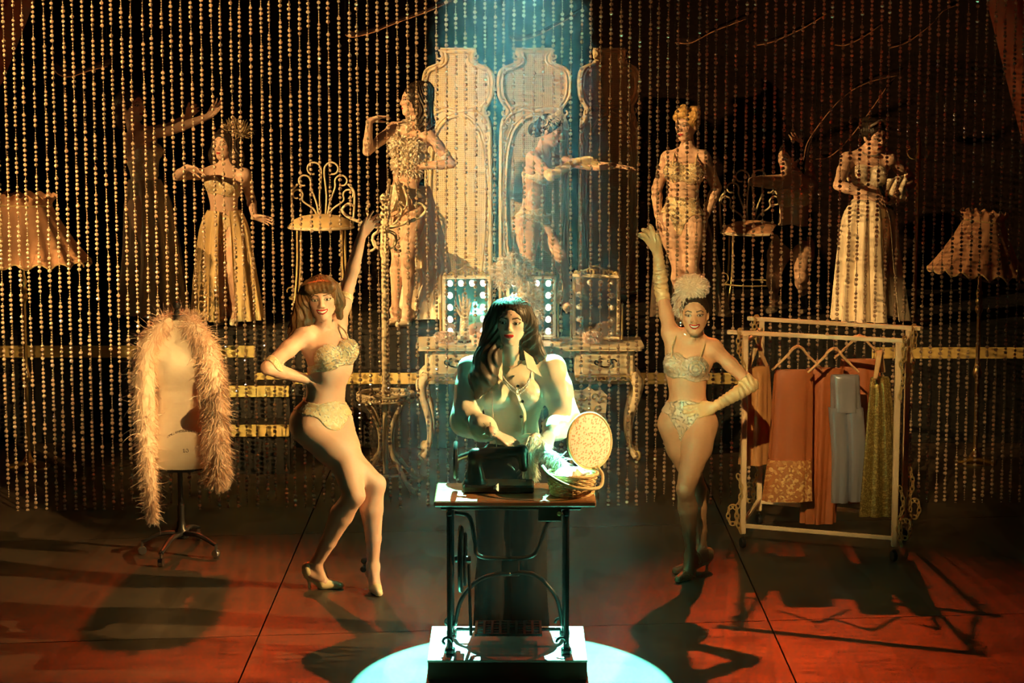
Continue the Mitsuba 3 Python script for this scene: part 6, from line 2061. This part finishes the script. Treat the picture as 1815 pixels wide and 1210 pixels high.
def P5():
    s = 1.02
    K, J, F = rear('blonde dancer in a gold two-piece standing with her arms at her sides', s, 16.95,
                   dict(pel=(1209, 384), chest=(1213, 309), neck=(1218, 268), head=(1217, 223), hu=(0, 0, 1), hf=(-.62, -.78, -.02), sl=(1246, 279, -.02), sr=(1184, 280, .03),
                        er=(1164, 335, 1), wr=(1166, 382, -1), el=(1270, 333, 1), wl=(1250, 384, -1), kr=(1203, 470, 0), ar=(1210, 555, .03), kl=(1226, 470, 0), al=(1233, 558, -.02), tr=(1200, 578, -.08), tl=(1222, 580, -.13)),
                   thin=1.10, arm=1.18, leg=1.10, bust=1.15, hip=(.93, -.3, 0), hands=(('r', (1166, 412), (.9, .2, 0), (.3, .35, .4, .45), 0), ('l', (1247, 412), (-.7, .5, 0), (.15, .2, .25, .3), -.02)), smile=.4, brow=(.30, .18, .08))
    v, f = garment(F, K + '__bra', bra_region(J, s, cup=.088), 'm_sequin_gold', .008, .006, ('torso',), label='gold sequin bra')
    p, n = scatter(v, f, 260, 3, lambda c, n: (n @ J['fc'] > 0))
    stones(K + '__bra__rhinestones', p, .006)
    r = briefs_region(J, s); r.el(J['pel'] + J['up'] * .10, J['Rp'], (.24, .22, .06), .03)
    v, f = garment(F, K + '__briefs', r, 'm_sequin_gold', .008, .006, ('torso', 'leg_l', 'leg_r'), label='high gold sequin briefs')
    p, n = scatter(v, f, 260, 4, lambda c, n: (n @ J['fp'] > 0))
    stones(K + '__briefs__rhinestones', p, .006)
    for q, sh in ((1, J['sl']), (-1, J['sr'])):
        a = J['chest'] + J['lc'] * q * .085 + J['fc'] * .125 + J['uc'] * .05
        strap_tube(F, [a, a + J['uc'] * .06 - J['fc'] * .02, J['neck'] + (sh - J['neck']) * .66 + J['uc'] * .036 + J['fc'] * .012], num(K + '__bra_strap'), 'm_sequin_gold', .006)
    Y = 16.95
    skirt(K + '__train', [(at(1212, 352, Y + .10), .14, .06, 0), (at(1214, 420, Y + .14), .20, .08, 0), (at(1218, 500, Y + .17), .26, .10, 0), (at(1222, 566, Y + .17), .29, .12, 0)], 'm_gown_dark', 11, .05, 4, 130, gap=(math.pi * 1.05, math.pi * 1.95), label='sheer brown train behind her legs')
    H = Field(); R, h = J['Rh'], J['hh']; P = lambda x, y, z: J['head'] + R @ (V3(x, y, z) * h)
    H.el(P(0, -.09, .16), R, np.array((.40, .46, .42)) * h, .03)
    H.el(P(0, .48, -.16), R, np.array((.34, .30, .44)) * h, .02, '', True)
    rs = np.random.RandomState(3)
    for i in range(26):
        a, b = rs.uniform(0, 6.28), rs.uniform(.1, 1.2)
        H.el(P(.40 * math.cos(a) * math.cos(b), -.08 + .42 * math.sin(a) * math.cos(b), .22 + .40 * math.sin(b)), R, np.full(3, rs.uniform(.10, .15)) * h, .012)
    hairmesh(K + '__hair', H, .006, (.62, .38, .14), J, .004, label='short curly blonde hair', seed=9)
    for k, q in (('shoe', 'r'), ('shoe_001', 'l')):
        shoe(K + '__' + k, J['a' + q], J['t' + q], s, 'm_gown_cream', h=.006)


def P7():
    s = 1.05
    K, J, F = rear('dancer in long slit cream gown looking down at the lace in her hands', s, 16.95,
                   dict(pel=(1541, 392), chest=(1537, 314), neck=(1541, 271), head=(1550, 240, -.05), hu=(-.05, -.30, 1), hf=(.45, -.85, -.35), sl=(1576, 280, .02), sr=(1502, 282, -.02),
                        er=(1486, 328, -1), wr=(1536, 345, -1), el=(1617, 318, 1), wl=(1600, 342, -1), kr=(1537, 480, 0), ar=(1530, 562, 0), kl=(1552, 480, 0), al=(1560, 560, 0), tr=(1522, 582, -.1), tl=(1568, 582, -.1)),
                   hip=(.97, -.1, 0), arm=1.08, hands=(('r', (1562, 354), (.1, .6, -.6), (.3, .35, .4, .4), -.02), ('l', (1586, 354), (-.4, .2, .5), (.4, .45, .5, .5), -.05)), smile=.1)
    garment(F, K + '__bra', bra_region(J, s, cup=.088), 'm_lace', .009, .006, ('torso',), label='cream lace bodice')
    garment(F, K + '__briefs', briefs_region(J, s), 'm_gown_cream', .007, .007, ('torso', 'leg_l', 'leg_r'))
    Y = 16.95
    G = [(J['pel'] + V3(0, 0, .17), .128, .112, 0), (J['pel'] + V3(0, -.0, .02), .195, .165, 0), (at(1541, 470, Y), .232, .19, 0), (at(1543, 565, Y), .275, .23, 0)]
    skirt(K + '__skirt', G, 'm_gown_cream', 13, .055, 11, 170, gap=(math.pi * 1.64, math.pi * 1.72), label='long cream skirt with a slit', sharp=.2)
    a = np.linspace(0, 2 * np.pi, 40)
    ring = J['neck'] + J['uc'] * .012 + J['fc'] * .01 + np.outer(np.cos(a) * .066, J['lc']) + np.outer(np.sin(a) * .075, J['fc']) + np.outer(-.03 * np.sin(a), J['uc'])
    b = ball((0, 0, 0), .009, 6)
    add(K + '__necklace', cat(*[(b[0] + q, b[1]) for q in ring[:-1]]), 'm_rhinestone')
    H = Field(); R, h = J['Rh'], J['hh']; P = lambda x, y, z: J['head'] + R @ (V3(x, y, z) * h)
    H.el(P(0, -.08, .15), R, np.array((.38, .46, .40)) * h, .03)
    H.el(P(0, .48, -.15), R, np.array((.36, .30, .44)) * h, .02, '', True)
    H.el(P(0, -.4, .25), R, np.array((.28, .26, .26)) * h, .03)
    hairmesh(K + '__hair', H, .006, (.03, .02, .014), J, .005, label='dark hair pinned up', seed=12)
    add(K + '__tiara', tube(bez([P(-.33, .15, .38), P(-.18, .30, .52), P(0, .33, .60), P(.18, .30, .52), P(.33, .15, .38)], 20), .010, 6), 'm_rhinestone', smooth=True)
    for k, q in (('shoe', 'r'), ('shoe_001', 'l')):
        shoe(K + '__' + k, J['a' + q], J['t' + q], s, 'm_gown_cream', h=.006)
    # what she holds: a white lace piece and a dark ribbon
    c = at(1587, 336, J['wl'][1] - .04)
    G = np.array([[c + V3(.075 * u + .02 * w * w, .018 * math.sin(7 * u + 3 * w), -.10 * w + .02 * u) for u in np.linspace(-1, 1, 16)] for w in np.linspace(-1, 1, 16)])
    add('lace_bra', slab(G, .008), 'm_lace', 'white lace garment held up by the dancer in the cream gown', 'cloth', smooth=True)
    rb = bez([at(1560, 330, J['wl'][1] - .03), at(1567, 344, J['wl'][1] - .07), at(1578, 352, J['wl'][1] - .08), at(1570, 362, J['wl'][1] - .06), at(1583, 370, J['wl'][1] - .05)], 24)
    add('black_ribbon', tube(rb, .017, 6, flat=.3), 'm_blackcloth', 'black ribbon dangling from the hands of the dancer in the cream gown', 'ribbon', smooth=True)


def P1():
    s = 1.08
    K, J, F = rear('tall dancer in pale strapless gown at far left, arm stretched out to the right', s, 17.4,
                   dict(pel=(262, 358), chest=(252, 280), neck=(240, 232), head=(232, 188), hu=(-.08, 0, 1), hf=(.85, -.45, .05), sl=(268, 236, .10), sr=(232, 246, -.10),
                        er=(300, 232, -1), wr=(370, 206, 1), el=(300, 226, 1), wl=(332, 208, 1), kr=(258, 452, 0), ar=(258, 556, 0), kl=(276, 452, 0), al=(278, 556, 0), tr=(272, 578, -.08), tl=(292, 578, -.05)),
                   hip=(.5, .8, 0), hands=(('r', (387, 182), (0, -.6, .5), (.15, .2, .3, .4), 0), ('l', (340, 198), (.5, -.3, .5), (.9, 1.0, 1.0, 1.0), 0)), smile=.2)
    r = bra_region(J, s); r.el(J['chest'] - J['uc'] * .09, J['Rc'], (.2, .18, .09), .03)
    garment(F, K + '__bodice', r, 'm_lace', .009, .006, ('torso',), label='pale lace bodice')
    Y = 17.4
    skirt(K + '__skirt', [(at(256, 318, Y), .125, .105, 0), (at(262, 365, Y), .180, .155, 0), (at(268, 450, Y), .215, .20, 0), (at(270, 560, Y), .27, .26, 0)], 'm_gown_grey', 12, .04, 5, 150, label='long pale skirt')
    H = Field(); R, h = J['Rh'], J['hh']; P = lambda x, y, z: J['head'] + R @ (V3(x, y, z) * h)
    H.el(P(0, -.08, .15), R, np.array((.40, .47, .42)) * h, .03)
    H.el(P(0, .48, -.15), R, np.array((.40, .30, .44)) * h, .02, '', True)
    H.rc(P(0, -.3, 0), P(0, -.4, -.5), .3 * h, .22 * h, .04)
    hairmesh(K + '__hair', H, .007, (.04, .02, .012), J, .006, label='dark hair', seed=13)
    for k, q in (('shoe', 'r'), ('shoe_001', 'l')):
        shoe(K + '__' + k, J['a' + q], J['t' + q], s, 'm_gown_cream', h=.006)


def P2():
    s = 1.02
    Yp = 16.80
    K, J, F = rear('dark-haired dancer in a gold bra and yellow gown left of the wire chair', s, 17.0,
                   dict(pel=(398, 402), chest=(396, 333), neck=(402, 294), head=(399, 256), hu=(.05, 0, 1), hf=(-.45, -.85, 0), sl=(433, 310, -.03), sr=(376, 306, .03),
                        er=(314, 312, -1), wr=(332, 296, -1), el=(444, 350, 1), wl=(451, 384, -1), kr=(392, 478, 0), ar=(395, 556, 0), kl=(410, 478, 0), al=(416, 556, 0), tr=(384, 578, -.1), tl=(412, 578, -.12)),
                   hip=(.9, -.35, 0), hands=(('r', (362, 303), (.3, -.5, -.6), (.2, .25, .3, .35), -.05), ('l', (478, 391), (.3, -.6, -.5), (.1, .15, .2, .25), -.02)), smile=.2)
    v, f = garment(F, K + '__bra', bra_region(J, s), 'm_sequin_gold', .008, .006, ('torso',), label='gold sequin bra')
    garment(F, K + '__briefs', briefs_region(J, s), 'm_sequin_gold', .007, .007, ('torso', 'leg_l', 'leg_r'))
    Y = 17.0
    skirt(K + '__skirt', [(J['pel'] + V3(0, 0, .13), .130, .112, 0), (J['pel'] - V3(0, 0, .02), .178, .155, 0), (at(400, 480, Y), .215, .18, 0), (at(404, 566, Y), .255, .21, 0)], 'm_gown_gold', 12, .05, 15, 150, gap=(math.pi * 1.45, math.pi * 1.62), label='long yellow skirt')
    H = Field(); R, h = J['Rh'], J['hh']; P = lambda x, y, z: J['head'] + R @ (V3(x, y, z) * h)
    H.el(P(0, -.08, .15), R, np.array((.42, .47, .42)) * h, .03)
    H.el(P(0, .48, -.15), R, np.array((.32, .30, .44)) * h, .02, '', True)
    for q in (-1, 1):
        H.chain([P(q * .34, -.05, .1), P(q * .42, -.1, -.4), P(q * .44, -.12, -.85)], [.18 * h, .22 * h, .14 * h], .05)
    hairmesh(K + '__hair', H, .007, (.025, .015, .01), J, .006, label='long black hair', seed=14)
    p, n = scatter(*tube([P(.15, .1, .5), P(.5, 0, .55), P(.75, -.1, .4)], .03, 8), 300, 3)
    fluff(K + '__headdress', p, n + V3(.3, 0, .6), .06, w=.006, droop=.1, seed=1, col=((.35, .25, .15), (.5, .38, .22)), seg=3)
    for k, q in (('shoe', 'r'), ('shoe_001', 'l')):
        shoe(K + '__' + k, J['a' + q], J['t' + q], s, 'm_gown_cream', h=.006)


def P6():
    s = 1.07
    K, J, F = rear('dim dancer in gold bra and dark skirt right of the blonde dancer, one hand up', s, 17.8,
                   dict(pel=(1405, 422), chest=(1410, 352), neck=(1408, 316), head=(1400, 280), hu=(0, 0, 1), hf=(-.75, -.6, .1), sl=(1438, 330, -.03), sr=(1384, 326, .03),
                        er=(1334, 322, -1), wr=(1385, 314, 1), el=(1436, 300, 1), wl=(1420, 268, -1), kr=(1370, 490, -1), ar=(1372, 556, 0), kl=(1420, 490, -1), al=(1424, 556, 0), tr=(1362, 578, -.1), tl=(1420, 578, -.12)),
                   hip=(.9, -.35, 0), skin=(.62, .40, .28), hands=(('r', (1408, 306), (.2, -.6, -.5), (.2, .25, .3, .35), 0), ('l', (1412, 248), (-.4, -.6, .2), (.1, .15, .2, .3), 0)), smile=.2)
    garment(F, K + '__bra', bra_region(J, s), 'm_sequin_gold', .009, .006, ('torso',), label='gold sequin bra')
    garment(F, K + '__briefs', briefs_region(J, s), 'm_blackcloth', .008, .007, ('torso', 'leg_l', 'leg_r'))
    Y = 17.8
    skirt(K + '__skirt', [(J['pel'] + V3(0, 0, .10), .135, .115, 0), (J['pel'] - V3(0, 0, .03), .18, .155, 0), (at(1418, 500, Y + .04), .21, .17, 0), (at(1420, 566, Y + .05), .26, .20, 0)], 'm_blackcloth', 11, .05, 21, 140, gap=(math.pi * 1.05, math.pi * 1.45), label='dark skirt open at the side')
    H = Field(); R, h = J['Rh'], J['hh']; P = lambda x, y, z: J['head'] + R @ (V3(x, y, z) * h)
    H.el(P(0, -.08, .15), R, np.array((.40, .47, .42)) * h, .03)
    H.el(P(0, .48, -.15), R, np.array((.36, .30, .44)) * h, .02, '', True)
    H.rc(P(0, -.3, 0), P(0, -.4, -.5), .3 * h, .2 * h, .04)
    hairmesh(K + '__hair', H, .007, (.02, .012, .01), J, .006, label='dark hair', seed=17)
    for k, q in (('shoe', 'r'), ('shoe_001', 'l')):
        shoe(K + '__' + k, J['a' + q], J['t' + q], s, 'm_gown_cream', h=.006)


for fn in (P1, P2, P3, P4, P5, P6, P7):
    fn()
